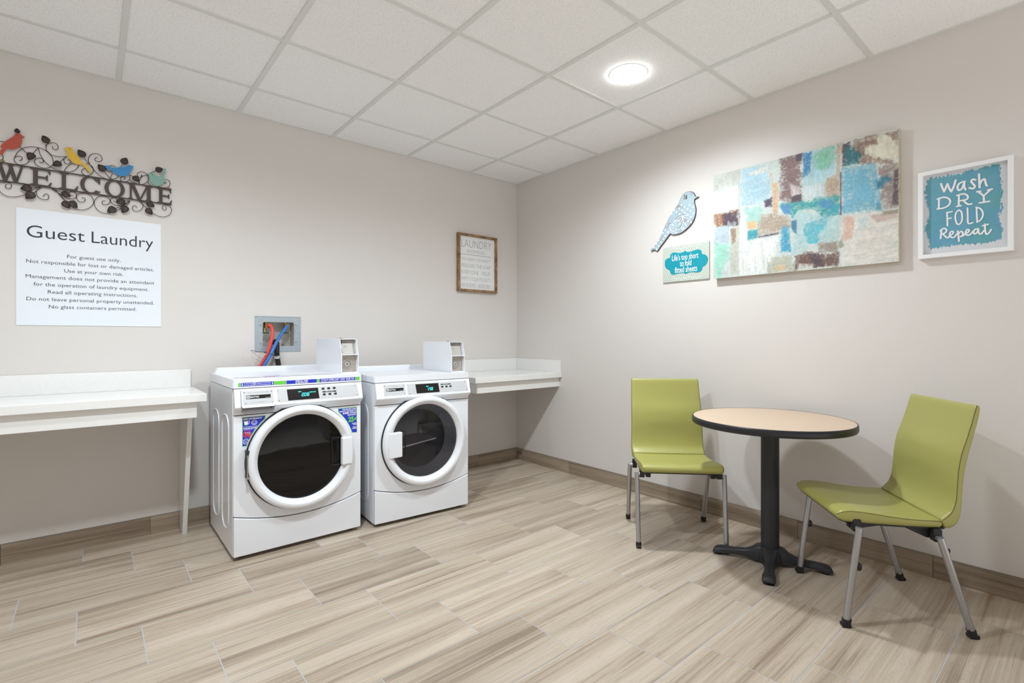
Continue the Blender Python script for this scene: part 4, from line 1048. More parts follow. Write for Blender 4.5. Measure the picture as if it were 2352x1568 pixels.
spl = [(3.079, 1.925), (3.200, 1.930), (3.328, 1.934), (3.338, 1.80), (3.333, 1.70), (3.344, 1.606), (3.290, 1.585), (3.20, 1.592), (3.088, 1.586), (3.074, 1.68), (3.082, 1.76), (3.070, 1.84)]
d = sdf(U, V, spl)
n1 = fnoise(NX, NY, 5, 6, rng, 4); n2 = fnoise(NX, NY, 60, 30, rng, 4)
m = np.clip(0.5 - (d + n1 * 0.020 + n2 * 0.028) / 0.0025, 0, 1)[..., None]
w1 = np.clip(0.5 + fnoise(NX, NY, 4, 5, rng, 4)[..., None] * 2.6, 0, 1)
w2 = np.clip(0.5 + fnoise(NX, NY, 6, 5, rng, 4)[..., None] * 2.6, 0, 1)
colr = np.array([98, 178, 186.0]) * w1 + np.array([108, 176, 208.0]) * (1 - w1)
colr = colr * (0.80 + 0.20 * w2) + np.array([160, 205, 215.0]) * (0.20 * (1 - w2))
img = np.array([240, 242, 246.0]) * (1 - m) + colr * m
grid_object('print', RIGHT, pu0, pv0, pu1, pv1, 0.010, img, t, M['paint'])
for k, strokes in PRINT_STROKES.items():
    wd = {'wash': 0.0078, 'dry': 0.0072, 'fold': 0.0062, 'repeat': 0.0066}[k]
    mb = MB()
    for s in strokes:
        mb.ribbon(ry(s), RIGHT, wd, 0.0112, 6)
    mb.build('word', M['label_white'], t)

# ------------------------------------------------------------------ laundry machines
def clear_glass():
    m = bpy.data.materials.new('tinted_door_glass'); m.use_nodes = True
    nt = m.node_tree; nt.nodes.clear()
    o = nt.nodes.new('ShaderNodeOutputMaterial'); mx = nt.nodes.new('ShaderNodeMixShader')
    tr = nt.nodes.new('ShaderNodeBsdfTransparent'); tr.inputs[0].default_value = (0.86, 0.86, 0.88, 1)
    gl = nt.nodes.new('ShaderNodeBsdfGlossy'); gl.inputs['Roughness'].default_value = 0.04
    lw = nt.nodes.new('ShaderNodeFresnel'); lw.inputs[0].default_value = 1.5
    nt.links.new(lw.outputs[0], mx.inputs[0]); nt.links.new(tr.outputs[0], mx.inputs[1]); nt.links.new(gl.outputs[0], mx.inputs[2])
    nt.links.new(mx.outputs[0], o.inputs[0])
    return m
M['tint_glass'] = clear_glass()
FR = Frame((0, 0, 0), (1, 0, 0), (0, 0, 1))          # machine front, d outwards

SEG = {'0': 'abcdef', '1': 'bc', '2': 'abged', '5': 'afgcd', '8': 'abcdefg'}
def seven_seg(mb, fr, s, u0, u1, v0, v1, d):
    chars = [c for c in s if c != '.']
    n = len(chars)
    cw = (u1 - u0) / (n + 0.55 * (n - 1)); h = v1 - v0; t = h * 0.14; sl = 0.10
    def bar(a, b):
        f = lambda p: (p[0] + sl * (p[1] - v0), p[1])
        mb.ribbon([f(a), f(b)], fr, t, d, 1, caps=False)
    for i, c in enumerate(chars):
        x0 = u0 + i * cw * 1.55; x1 = x0 + cw
        if c == '1': x0 = x1 - cw * 0.55; x1 = x0
        ym = (v0 + v1) / 2
        P = {'a': ((x0, v1), (x1, v1)), 'b': ((x1, v1), (x1, ym)), 'c': ((x1, ym), (x1, v0)), 'd': ((x0, v0), (x1, v0)), 'e': ((x0, ym), (x0, v0)), 'f': ((x0, v1), (x0, ym)), 'g': ((x0, ym), (x1, ym))}
        if c == '1': P['b'] = ((x1, v1), (x1, ym)); P['c'] = ((x1, ym), (x1, v0))
        for k in SEG[c]: bar(*P[k])
        if i == 0: mb.disc(fr, x1 + cw * 0.28, v0, t * 0.75, d, 8)

def screw(fr, u, v, d, parent, r=0.0035, material=None):
    mb = MB().lathe([(r, d), (r * 0.85, d + 0.0012), (r * 0.3, d + 0.0016), (0.0001, d + 0.0016)], fr, u, v, 12)
    return mb.build('screw', material or M['chrome'], parent, smooth=60)

def machine(kind, label, loc, rot, W, lid_top, lid_bot, seam, kend, kmid, bz):
    D = 0.632
    washer = kind == 'washer'
    t = thing('washing_machine' if washer else 'tumble_dryer', label, 'washing machine' if washer else 'dryer', loc, rot)
    WM = M['white_metal']
    # cabinet shell
    mb = MB()
    z0, z1 = 0.022, lid_bot - 0.004
    mb.box((0, 0.012, z0), (0.014, D, z1)); mb.box((W - 0.014, 0.012, z0), (W, D, z1))
    mb.box((0.014, D - 0.012, z0), (W - 0.014, D, z1)); mb.box((0.014, 0.012, z0), (W - 0.014, D - 0.012, z0 + 0.012))
    mb.box((0.014, 0.012, z1 - 0.012), (W - 0.014, D - 0.012, z1))
    cab = mb.build('cabinet', WM, t, bevel=0.003)
    # pressed stiffening ribs on the sides
    for sx in (0, W):
        for ya, yb in ((0.10, 0.27), (0.36, 0.53)):
            mb = MB()
            P = rrect(ya, 0.13, yb, 0.74, 0.07, 8)
            mb.tube([(sx, p[0], p[1]) for p in P], 0.0038, 8, closed=True)
            mb.build('pressed_rib', WM, cab, smooth=80)
    mb = MB()
    cxd, czd = W / 2, bz
    mb.prism([(0.003, 0.024), (W - 0.003, 0.024), (W - 0.003, lid_bot), (0.003, lid_bot)], FR, -0.022, -0.0105, holes=[circ(cxd, czd, 0.238)])
    mb.build('inner_frame', M['gap'], t)
    # top with a raised back lip
    mb = MB()
    mb.prism(rrect(-0.004, -0.010, W + 0.004, D + 0.004, 0.016), FLAT, lid_bot, lid_top)
    top = mb.build('top_panel', WM, t, bevel=0.010, seg=3)
    mb = MB()
    mb.prism([(0.012, lid_top - 0.012), (W - 0.012, lid_top - 0.012), (W - 0.03, lid_top + 0.031), (0.03, lid_top + 0.031)], Frame((0, D - 0.045, 0), (1, 0, 0), (0, 0, 1)), -0.046, 0.0)
    mb.build('back_lip', WM, top, bevel=0.009, seg=3)
    # front panel around the door, bottom edge dipping in the middle
    def arc(x): return kmid + (kend - kmid) * ((x - W / 2) / (W / 2)) ** 2
    xs = [0.003 + (W - 0.006) * i / 24 for i in range(25)]
    mb = MB()
    mb.prism([(x, arc(x) + 0.0025) for x in xs] + [(W - 0.003, seam - 0.002), (0.003, seam - 0.002)], FR, -0.012, 0.0, holes=[circ(cxd, czd, 0.240, 64)])
    mb.build('front_panel', WM, t, bevel=0.004, seg=2)
    mb = MB()
    mb.prism([(x, arc(x) - 0.0025) for x in reversed(xs)] + [(0.003, 0.020), (W - 0.003, 0.020)], FR, -0.012, 0.003)
    mb.build('kick_panel', WM, t, bevel=0.005, seg=2)
    for fx in (0.045, W - 0.045):
        for fy in (0.06, D - 0.06):
            mb = MB().lathe([(0.022, 0.0), (0.022, 0.014), (0.012, 0.016), (0.012, 0.030)], FLAT, fx, fy, 16, cap0=True, cap1=True)
            mb.build('foot', M['black_plastic'], t, smooth=40)
    # control console
    s0 = lid_bot - 0.895
    side = Frame((0, 0, 0), (0, -1, 0), (0, 0, 1))     # profile plane: u = outwards, v = z, N = -x
    prof = [(-0.012, seam + 0.002), (0.0, seam + 0.002), (0.0, 0.770 + s0), (0.012, 0.776 + s0), (0.0300, 0.790 + s0), (0.0350, 0.797 + s0), (0.0345, 0.803 + s0), (0.0138, 0.886 + s0), (0.009, 0.8915 + s0), (-0.012, 0.8915 + s0)]
    mb = MB().prism(prof, side, -(W - 0.003), -0.003)
    con = mb.build('control_console', M['white_plastic'], t, bevel=0.0035, seg=3)
    zb = 0.803 + s0
    CF = Frame((0, -0.0345, zb), (1, 0, 0), (0, 0.0207, 0.083))
    cv = lambda z: (z - zb) * 1.031
    B = lambda: MB()
    if washer:
        mb = B().prism(rrect(0.0315, cv(0.792), 0.1975, cv(0.8835), 0.010), CF, -0.004, 0.0006); mb.build('drawer_gap', M['gap'], con)
        mb = B().prism(rrect(0.033, cv(0.7935), 0.196, cv(0.882), 0.010), CF, -0.004, 0.007)
        drw = mb.build('detergent_drawer', M['white_plastic'], t, bevel=0.003)
        mb = B().prism(rrect(0.038, 0.7655, 0.192, 0.800, 0.012), FR, 0.0, 0.0325); mb.build('drawer_pull_recess', M['grey_plastic'], drw, bevel=0.002)
        mb = B().rect(FR, 0.170, 0.785, 0.178, 0.790, 0.0325, 0.0329); mb.build('latch_slot', M['gap'], drw)
        dp = 0.0072
        np_ = (0.042, 0.810, 0.186, 0.8785); bd = (0.056, 0.837, 0.173, 0.856)
        scr = [(0.047, 0.872), (0.178, 0.872), (0.051, 0.817), (0.182, 0.818)]
        pl = (0.207, 0.811, 0.655, 0.8795); ps = [(0.212, 0.874), (0.216, 0.820), (0.642, 0.875), (0.649, 0.820)]
        dsp = (0.258, 0.815, 0.425, 0.8745)
    else:
        drw = con; dp = 0.0
        np_ = (0.052, 0.803, 0.191, 0.868); bd = (0.066, 0.827, 0.180, 0.845)
        scr = [(0.057, 0.862), (0.182, 0.861), (0.061, 0.808), (0.187, 0.808)]
        pl = (0.205, 0.801, 0.637, 0.866); ps = [(0.210, 0.861), (0.216, 0.806), (0.624, 0.860), (0.633, 0.807)]
        dsp = (0.262, 0.804, 0.424, 0.861)
    mb = B().prism(rrect(np_[0], cv(np_[1]), np_[2], cv(np_[3]), 0.003), CF, dp - 0.002, dp + 0.0006); nplate = mb.build('name_plate', M['silver'], drw if washer else t)
    hold = nplate if not washer else drw
    mb = B().rect(CF, bd[0], cv(bd[1]), bd[2], cv(bd[3]), dp + 0.0006, dp + 0.0010); mb.build('badge', M['display'], hold)
    mb = B()
    bh = cv(bd[3]) - cv(bd[1])
    mb.prism(rrect(bd[0] + 0.002, cv(bd[1]) + bh * 0.14, bd[0] + 0.0175, cv(bd[3]) - bh * 0.14, 0.0015), CF, dp + 0.0012, dp + 0.0012, holes=[rrect(bd[0] + 0.0032, cv(bd[1]) + bh * 0.24, bd[0] + 0.0163, cv(bd[3]) - bh * 0.24, 0.001)])
    for k in range(3):
        uu = bd[0] + 0.0055 + k * 0.0042
        mb.prism([(uu - 0.0016, cv(bd[1]) + bh * 0.68), (uu - 0.0010, cv(bd[1]) + bh * 0.36), (uu + 0.0012, cv(bd[1]) + bh * 0.36), (uu + 0.0016, cv(bd[1]) + bh * 0.68)], CF, dp + 0.0012, dp + 0.0012)
    put_text(mb, CF, 'MAYTAG', bd[0] + 0.0195, bd[0] + 0.060, cv(bd[1]) + bh * 0.28, bh * 0.48, dp + 0.0012, bold=0.02)
    put_text(mb, CF, 'commercial', bd[2] - 0.026, bd[2] - 0.002, cv(bd[1]) + bh * 0.14, bh * 0.18, dp + 0.0012)
    mb.build('brand_lettering', M['label_white'], hold)
    mb = B()
    if washer:
        put_text(mb, CF, 'HEAVY-DUTY HIGH-EFFICIENCY WASHER', 0.062, 0.166, cv(0.8665), 0.0042, dp + 0.0008)
        put_text(mb, CF, 'PULL FOR DISPENSER', 0.092, 0.143, cv(0.8165), 0.0040, dp + 0.0008)
        for u in (0.081, 0.152): mb.prism([(u - 0.0022, cv(0.822)), (u + 0.0022, cv(0.822)), (u, cv(0.818))], CF, dp + 0.0008, dp + 0.0008)
    else:
        put_text(mb, CF, 'HEAVY-DUTY DRYER', 0.096, 0.144, cv(0.8565), 0.0042, dp + 0.0008)
    mb.build('plate_print', M['print_grey'], hold)
    for u, z in scr: screw(CF, u, cv(z), dp + 0.0006, hold)
    mb = B().prism([(pl[0], cv(pl[1])), (pl[2] + 0.006, cv(pl[1])), (pl[2], cv(pl[3])), (pl[0], cv(pl[3]))], CF, -0.002, 0.0007); plate = mb.build('control_plate', M['silver'], t)
    for u, z in ps: screw(CF, u, cv(z), 0.0007, plate)
    mb = B().prism([(dsp[0] + 0.004, cv(dsp[1])), (dsp[2] + 0.004, cv(dsp[1])), (dsp[2], cv(dsp[3])), (dsp[0], cv(dsp[3]))], CF, 0.0, 0.0012); mb.build('display', M['display'], plate)
    mb = B()
    if washer:
        seven_seg(mb, CF, '2.08', 0.334, 0.372, cv(0.8345), cv(0.8500), 0.0016)
        put_text(mb, CF, 'PRICE', 0.3165, 0.3325, cv(0.8565), 0.0042, 0.0016, bold=0.03)
        put_text(mb, CF, 'SUPER CYCLE', 0.377, 0.411, cv(0.8510), 0.0040, 0.0016, bold=0.03)
    else:
        seven_seg(mb, CF, '1.50', 0.344, 0.379, cv(0.8200), cv(0.8360), 0.0016)
        put_text(mb, CF, 'PRICE', 0.334, 0.352, cv(0.8420), 0.0045, 0.0016, bold=0.03)
    mb.build('display_digits', M['led'], plate)
    if washer: bt = [(0.453, 0.867), (0.485, 0.867), (0.517, 0.867), (0.457, 0.835), (0.489, 0.835), (0.521, 0.835)]; bar = (0.449, 0.8455, 0.527, 0.8520)
    else: bt = [(0.450, 0.836), (0.481, 0.836), (0.511, 0.836)]; bar = (0.441, 0.8475, 0.515, 0.8535)
    for u, z in bt:
        mb = B().prism(rrect(u - 0.0075, cv(z) - 0.0048, u + 0.0075, cv(z) + 0.0048, 0.0035, 4), CF, 0.0, 0.0045); mb.build('button', M['black_plastic'], plate, bevel=0.0012)
    mb = B().rect(CF, bar[0], cv(bar[1]), bar[2], cv(bar[3]), 0.0, 0.0011); mb.build('setting_bar', M['display'], plate)
    mb = B(); put_text(mb, CF, 'FABRIC SETTINGS', bar[0] + 0.017, bar[2] - 0.017, cv(bar[1]) + 0.0018, 0.0036, 0.0015); mb.build('bar_print', M['label_white'], plate)

    # door
    R = 0.284
    mb = MB().lathe([(R + 0.006, 0.0), (R + 0.006, 0.004), (R - 0.01, 0.006)], FR, cxd, czd, 72); mb.build('door_gasket', M['gap'], t, smooth=50)
    mb = MB().lathe([(R - 0.014, 0.0045), (R - 0.001, 0.006), (R, 0.012), (R, 0.032), (R - 0.002, 0.040), (R - 0.007, 0.0455), (R - 0.013, 0.0480), (R - 0.027, 0.0500), (R - 0.0295, 0.0490), (R - 0.0495, 0.0290), (R - 0.0510, 0.0265), (R - 0.052, 0.008)], FR, cxd, czd, 80)
    door = mb.build('door', M['white_plastic'], t, smooth=30)
    if washer:
        mb = MB().lathe([(R - 0.0495, 0.012), (0.20, 0.0185), (0.14, 0.0235), (0.07, 0.0265), (0.0005, 0.0275)], FR, cxd, czd, 72); mb.build('door_glass', M['black_glass'], door, smooth=80)
        mb = MB().prism(rrect(0.500, czd - 0.080, 0.556, czd + 0.078, 0.008), FR, 0.012, 0.0265, holes=[rrect(0.504, czd - 0.074, 0.560, czd + 0.074, 0.006)]); mb.build('finger_recess', M['black_plastic'], door, bevel=0.001)
        mb = MB().prism([(0.553, czd - 0.080), (0.612, czd - 0.078), (0.616, czd), (0.613, czd + 0.078), (0.553, czd + 0.078)], FR, 0.020, 0.056); mb.build('door_handle', M['white_plastic'], door, bevel=0.006, seg=3)
        mb = MB().prism(rrect(0.0555, czd - 0.074, 0.070, czd + 0.072, 0.004), FR, 0.004, 0.040); hg = mb.build('hinge_recess', M['gap'], door, bevel=0.002)
        mb = MB().tube([(0.060, -0.041, czd - 0.068), (0.060, -0.041, czd + 0.050)], 0.0035, 10); mb.box((0.0555, -0.044, czd - 0.074), (0.068, -0.036, czd - 0.062)); mb.build('hinge_pin', M['chrome'], hg, smooth=40)
    else:
        mb = MB().lathe([(R - 0.0495, 0.012), (0.20, 0.018), (0.14, 0.022), (0.07, 0.0245), (0.0005, 0.0255)], FR, cxd, czd, 72); mb.build('door_glass', M['tint_glass'], door, smooth=80)
        mb = MB().prism([(0.076, czd - 0.080), (0.160, czd - 0.078), (0.160, czd + 0.076), (0.078, czd + 0.074), (0.070, czd)], FR, 0.020, 0.056); mb.build('door_handle', M['white_plastic'], door, bevel=0.006, seg=3)
        mb = MB().prism(rrect(0.158, czd - 0.078, 0.196, czd + 0.076, 0.008), FR, 0.010, 0.0235, holes=[rrect(0.154, czd - 0.074, 0.193, czd + 0.072, 0.006)]); mb.build('finger_recess', M['black_plastic'], door, bevel=0.001)
        mb = MB().lathe([(0.234, 0.004), (0.222, -0.012), (0.190, -0.075), (0.262, -0.078), (0.262, -0.46)], FR, cxd, czd, 64); dr = mb.build('drum', M['drum'], t, smooth=35)
        mb = MB().lathe([(0.262, -0.455), (0.0005, -0.455)], FR, cxd, czd, 48); mb.build('drum_back', M['drum_back'], dr)
        mb = MB().prism([(0.0, -0.02), (0.24, 0.012), (0.24, 0.022), (0.0, -0.008)], Frame((cxd - 0.10, 0, czd - 0.04), (1, 0, 0), (0, 0, 1)), -0.42, -0.10); mb.build('drum_vane', M['drum'], dr, bevel=0.003)

    # coin box on the top
    xa, xb = (0.586, 0.692) if washer else (0.560, 0.664)
    ya, yk = 0.045, 0.480
    z2 = lid_top; z3 = z2 + 0.112; z4 = z2 + 0.207
    sd = Frame((0, 0, 0), (0, 1, 0), (0, 0, 1))       # u = y, v = z, N = +x
    out = [(ya, z2), (yk, z2), (yk, z4), (ya + 0.032, z4), (ya, z3)]
    mb = MB()
    th = 0.004
    mb.prism(out, sd, xa, xa + th); mb.prism(out, sd, xb - th, xb)
    mb.box((xa + th, ya + 0.031, z4 - th), (xb - th, yk, z4)); mb.box((xa + th, yk - th, z2), (xb - th, yk, z4 - th))
    mb.box((xa + th, ya, z2), (xb - th, yk - th, z2 + 0.006)); mb.box((xa + th, ya + 0.001, z3 - 0.003), (xb - th, ya + 0.06, z3 + 0.003))
    cb = mb.build('coin_box', M['white_metal'], t, bevel=0.0012)
    lowf = Frame((0, ya + 0.030, 0), (1, 0, 0), (0, 0, 1))
    mb = MB().rect(lowf, xa + th, z2 + 0.006, xb - th, z3 - 0.003, -0.003, 0.0); lp = mb.build('lock_plate', M['coin_tan'], cb)
    lu, lv = xa + 0.044, z2 + 0.054
    mb = MB().lathe([(0.029, 0.0), (0.029, 0.004), (0.027, 0.006), (0.023, 0.006), (0.0205, 0.001)], lowf, lu, lv, 32); mb.lathe([(0.0185, 0.001), (0.0185, 0.004), (0.0175, 0.005), (0.0002, 0.005)], lowf, lu, lv, 28); mb.build('lock', M['coin_metal'], lp, smooth=40)
    mb = MB().disc(lowf, lu, lv, 0.004, 0.0054, 14); mb.build('keyhole', M['gap'], lp)
    for z in (z2 + 0.016, z3 - 0.016): screw(lowf, xb - 0.022, z, 0.0, lp, 0.0045)
    sl = Frame((0, ya + 0.030, z3), (1, 0, 0), (0, 0.032, 0.095))
    mb = MB().rect(sl, xa + th, 0.004, xb - th, 0.094, -0.003, 0.0); up = mb.build('slot_plate', M['coin_metal'], cb)
    mb = MB().rect(sl, xa + 0.018, 0.066, xa + 0.0212, 0.091, 0.0, 0.0006); mb.prism([(xa + 0.010, 0.014), (xa + 0.019, 0.010), (xa + 0.022, 0.012), (xa + 0.017, 0.016), (xa + 0.017, 0.038), (xa + 0.010, 0.038)], sl, 0.0, 0.0008); mb.build('coin_slot', M['gap'], up)
    mb = MB(); put_text(mb, sl, 'QUARTER', xa + 0.028, xa + 0.053, 0.077, 0.0055, 0.0006, bold=0.02); put_text(mb, sl, 'COIN', xa + 0.034, xa + 0.046, 0.055, 0.0040, 0.0006); put_text(mb, sl, 'RETURN', xa + 0.030, xa + 0.050, 0.046, 0.0040, 0.0006); mb.build('plate_print', M['print_mid'], up)
    for dx in (0.050, 0.062):
        mb = MB().lathe([(0.004, 0.0), (0.004, 0.006), (0.0002, 0.007)], Frame((0, 0, z4), (1, 0, 0), (0, 1, 0)), xa + dx, 0.20, 12); mb.build('top_screw', M['chrome'], cb, smooth=50)

    if washer:
        # strip label along the top edge
        LF = Frame((0, -0.010, 0), (1, 0, 0), (0, 0, 1))
        v0, v1 = 0.9035, 0.9235
        mb = MB().rect(LF, 0.022, v0, 0.675, v1, 0.0, 0.0005); sp = mb.build('strip_label', M['label_white'], t)
        mb = MB()
        for a, b in ((0.0225, 0.0335), (0.196, 0.2565), (0.4225, 0.4355), (0.6485, 0.6735)): mb.rect(LF, a, v0 + 0.0004, b, v1 - 0.0004, 0.0005, 0.0009)
        mb.build('green_block', M['label_green'], sp)
        mb = MB()
        for a, b in ((0.0350, 0.1945), (0.2580, 0.4210), (0.4370, 0.6470)): mb.rect(LF, a, v0 + 0.0004, b, v1 - 0.0004, 0.0005, 0.0009)
        mb.build('blue_block', M['label_blue'], sp)
        mb = MB()
        dd = 0.0014
        put_text(mb, LF, 'For best results', 0.049, 0.091, 0.9155, 0.0046, dd, bold=0.03)
        put_text(mb, LF, 'he', 0.0955, 0.1035, 0.9150, 0.0058, dd, bold=0.03)
        mb.prism([(0.0995 + 0.0085 * cos(a), 0.9175 + 0.0052 * sin(a)) for a in [2 * pi * i / 28 for i in range(28)]], LF, dd, dd, holes=[[(0.0995 + 0.0072 * cos(a), 0.9175 + 0.0040 * sin(a)) for a in [2 * pi * i / 28 for i in range(28)]]])
        put_text(mb, LF, 'detergent is recommended.', 0.110, 0.180, 0.9155, 0.0046, dd, bold=0.03)
        put_text(mb, LF, 'For all other detergents use 1/4 of recommended amount.', 0.049, 0.180, 0.9070, 0.0046, dd, bold=0.03)
        for u in (0.0415, 0.1875):
            mb.rect(LF, u - 0.0016, 0.911, u + 0.0016, 0.9215, dd, dd)
            mb.prism([(u - 0.0045, 0.911), (u + 0.0045, 0.911), (u, 0.9055)], LF, dd, dd)
        put_text(mb, LF, 'DISPLAY TIME', 0.306, 0.372, 0.9145, 0.0066, dd, bold=0.04)
        put_text(mb, LF, 'IS ESTIMATED', 0.306, 0.372, 0.9055, 0.0066, dd, bold=0.04)
        put_text(mb, LF, 'CYCLE TIMES MAY VARY DUE TO:', 0.444, 0.641, 0.9122, 0.0085, dd, bold=0.03)
        for s, a, b in (('•Load Size', 0.445, 0.477), ('•Amount of detergent', 0.486, 0.545), ('•Soil level', 0.553, 0.583), ('•Unbalanced loads', 0.590, 0.640)):
            put_text(mb, LF, s, a, b, 0.9060, 0.0040, dd, bold=0.02)
        mb.build('strip_print', M['label_white'], sp)
        # arc-cut stickers beside the door
        def sticker(pts, a0, a1, rr):
            return pts + [(cxd + rr * cos(radians(a0 + (a1 - a0) * i / 12)), czd + rr * sin(radians(a0 + (a1 - a0) * i / 12))) for i in range(13)]
        base = [(0.0435, 0.590), (0.0435, 0.742), (0.156, 0.742)]
        mb = MB().prism(sticker(base, 130.5, 162.0, 0.2935), FR, 0.0, 0.0005); st = mb.build('detergent_sticker', M['label_green'], t)
        st['label'] = 'blue less-detergent sticker'
        mb = MB().prism(sticker([(0.0458, 0.5925), (0.0458, 0.7400), (0.1535, 0.7400)], 131.6, 161.6, 0.2965), FR, 0.0005, 0.0009); mb.build('blue_field', M['label_blue'], st)
        mb = MB(); rd = MB(); gn = MB()
        dd = 0.0013
        put_text(mb, FR, 'LESS DETERGENT', 0.0480, 0.1385, 0.7285, 0.0078, dd, bold=0.05)
        mb.prism([(0.0545, 0.699), (0.0690, 0.699), (0.0715, 0.7225), (0.0515, 0.7225)], FR, dd, dd)
        mb.ribbon([(0.0715, 0.7215), (0.0765, 0.7215), (0.0760, 0.710), (0.0710, 0.705)], FR, 0.0022, dd, 3)
        gn.prism([(0.0545, 0.6990), (0.0690, 0.6990), (0.0695, 0.7035), (0.0540, 0.7035)], FR, dd + 0.0003, dd + 0.0003)
        def face(cx, cy, r, smile):
            mb.prism(circ(cx, cy, r, 28), FR, dd, dd, holes=[circ(cx, cy, r * 0.84, 28)])
            for e in (-1, 1): mb.disc(FR, cx + e * r * 0.32, cy + r * 0.28, r * 0.16, dd, 10)
            s = -1 if smile else 1
            mb.ribbon([(cx - r * 0.5, cy - r * (0.18 if smile else 0.48)), (cx, cy - r * (0.52 if smile else 0.14)), (cx + r * 0.5, cy - r * (0.18 if smile else 0.48))], FR, r * 0.16, dd, 6)
        face(0.1005, 0.7110, 0.0135, True)
        put_text(mb, FR, 'For Best Results Use 1/4 Cup', 0.0480, 0.1170, 0.6895, 0.0040, dd, bold=0.03)
        put_text(mb, FR, 'WASHES BETTER!', 0.0480, 0.1120, 0.6800, 0.0060, dd, bold=0.05)
        mb.rect(FR, 0.0480, 0.6755, 0.1080, 0.6764, dd, dd)
        rd.prism(circ(0.0670, 0.6530, 0.0195, 32), FR, dd, dd, holes=[circ(0.0670, 0.6530, 0.0165, 32)])
        rd.ribbon([(0.0540, 0.6660), (0.0800, 0.6400)], FR, 0.0030, dd, 1, caps=False)
        rd.prism([(0.0570, 0.6430), (0.0735, 0.6430), (0.0755, 0.6590), (0.0560, 0.6590)], FR, dd + 0.0003, dd + 0.0003)
        mb.ribbon([(0.0560, 0.6605), (0.0785, 0.6605), (0.0780, 0.6525), (0.0750, 0.6500)], FR, 0.0020, dd, 2)
        face(0.0610, 0.6150, 0.0140, False)
        mb.build('sticker_print', M['label_white'], st); rd.build('red_print', M['label_red'], st); gn.build('green_print', M['label_green'], st)
        mb = MB().prism(sticker([(0.546, 0.742), (0.660, 0.742), (0.662, 0.590)][::-1], 47.0, 17.5, 0.3020), FR, 0.0, 0.0005); st = mb.build('upgrade_sticker', M['label_green'], t)
        st['label'] = 'blue 25 cent super cycle sticker'
        mb = MB().prism(sticker([(0.5485, 0.7400), (0.6578, 0.7400), (0.6598, 0.5922)][::-1], 46.0, 17.9, 0.3048), FR, 0.0005, 0.0009); mb.build('blue_field', M['label_blue'], st)
        mb = MB(); gn = MB()
        put_text(mb, FR, 'FOR BETTER WASH', 0.5735, 0.6555, 0.7300, 0.0068, dd, bold=0.05)
        put_text(mb, FR, 'RESULTS, UPGRADE TO', 0.5570, 0.6555, 0.7195, 0.0068, dd, bold=0.05)
        put_text(mb, FR, 'SUPER CYCLE', 0.5735, 0.6550, 0.7060, 0.0098, dd, bold=0.05, shear=0.22)
        put_text(mb, FR, 'ADDITIONAL', 0.6030, 0.6560, 0.6950, 0.0065, dd, bold=0.05)
        put_text(gn, FR, '25', 0.6080, 0.6420, 0.6580, 0.0300, dd, bold=0.05)
        put_text(gn, FR, '¢', 0.6440, 0.6570, 0.6680, 0.0180, dd, bold=0.05)
        for s, a, z in (('LONGER', 0.6300, 0.6440), ('WASH', 0.6370, 0.6360), ('EXTRA', 0.6350, 0.6215), ('RINSES', 0.6330, 0.6130)):
            put_text(mb, FR, s, a, 0.6575, z, 0.0056, dd, bold=0.05)
        mb.build('sticker_print', M['label_white'], st); gn.build('green_print', M['label_green'], st)
        # instruction label lying on the top panel
        TF = Frame((0, 0, lid_top), (1, 0, 0), (0, 1, 0))
        mb = MB().rect(TF, 0.020, 0.012, 0.560, 0.105, 0.0, 0.0005); il = mb.build('instruction_label', mat('instruction_label', rgb(206, 207, 212), 0.4), t)
        mb = MB()
        for u in (0.165, 0.185, 0.205): mb.prism(rrect(u, 0.040, u + 0.012, 0.060, 0.003), TF, 0.0008, 0.0008)
        mb.build('red_print', M['label_red'], il)
        mb = MB()
        mb.rect(TF, 0.165, 0.078, 0.250, 0.095, 0.0008, 0.0008); mb.rect(TF, 0.245, 0.030, 0.300, 0.040, 0.0008, 0.0008); mb.rect(TF, 0.025, 0.080, 0.045, 0.095, 0.0008, 0.0008)
        mb.build('blue_print', M['label_blue'], il)
        mb = MB()
        for i in range(9):
            for (a, b) in ((0.050, 0.150), (0.310, 0.420), (0.430, 0.545)):
                mb.rect(TF, a, 0.022 + i * 0.009, b - 0.012 * (i % 3), 0.0235 + i * 0.009, 0.0008, 0.0008)
        mb.build('text_print', M['print_grey'], il)
    return t

machine('washer', 'white front-load washer with black door and blue stickers, left of the dryer', (-2.556, -0.735, 0), 0.0, 0.687, 0.943, 0.895, 0.754, 0.232, 0.178, 0.500)
machine('dryer', 'white front-load dryer with see-through dark door, right of the washer', (-1.803, -0.775, 0), radians(-4.0), 0.664, 0.921, 0.8825, 0.743, 0.230, 0.176, 0.500)

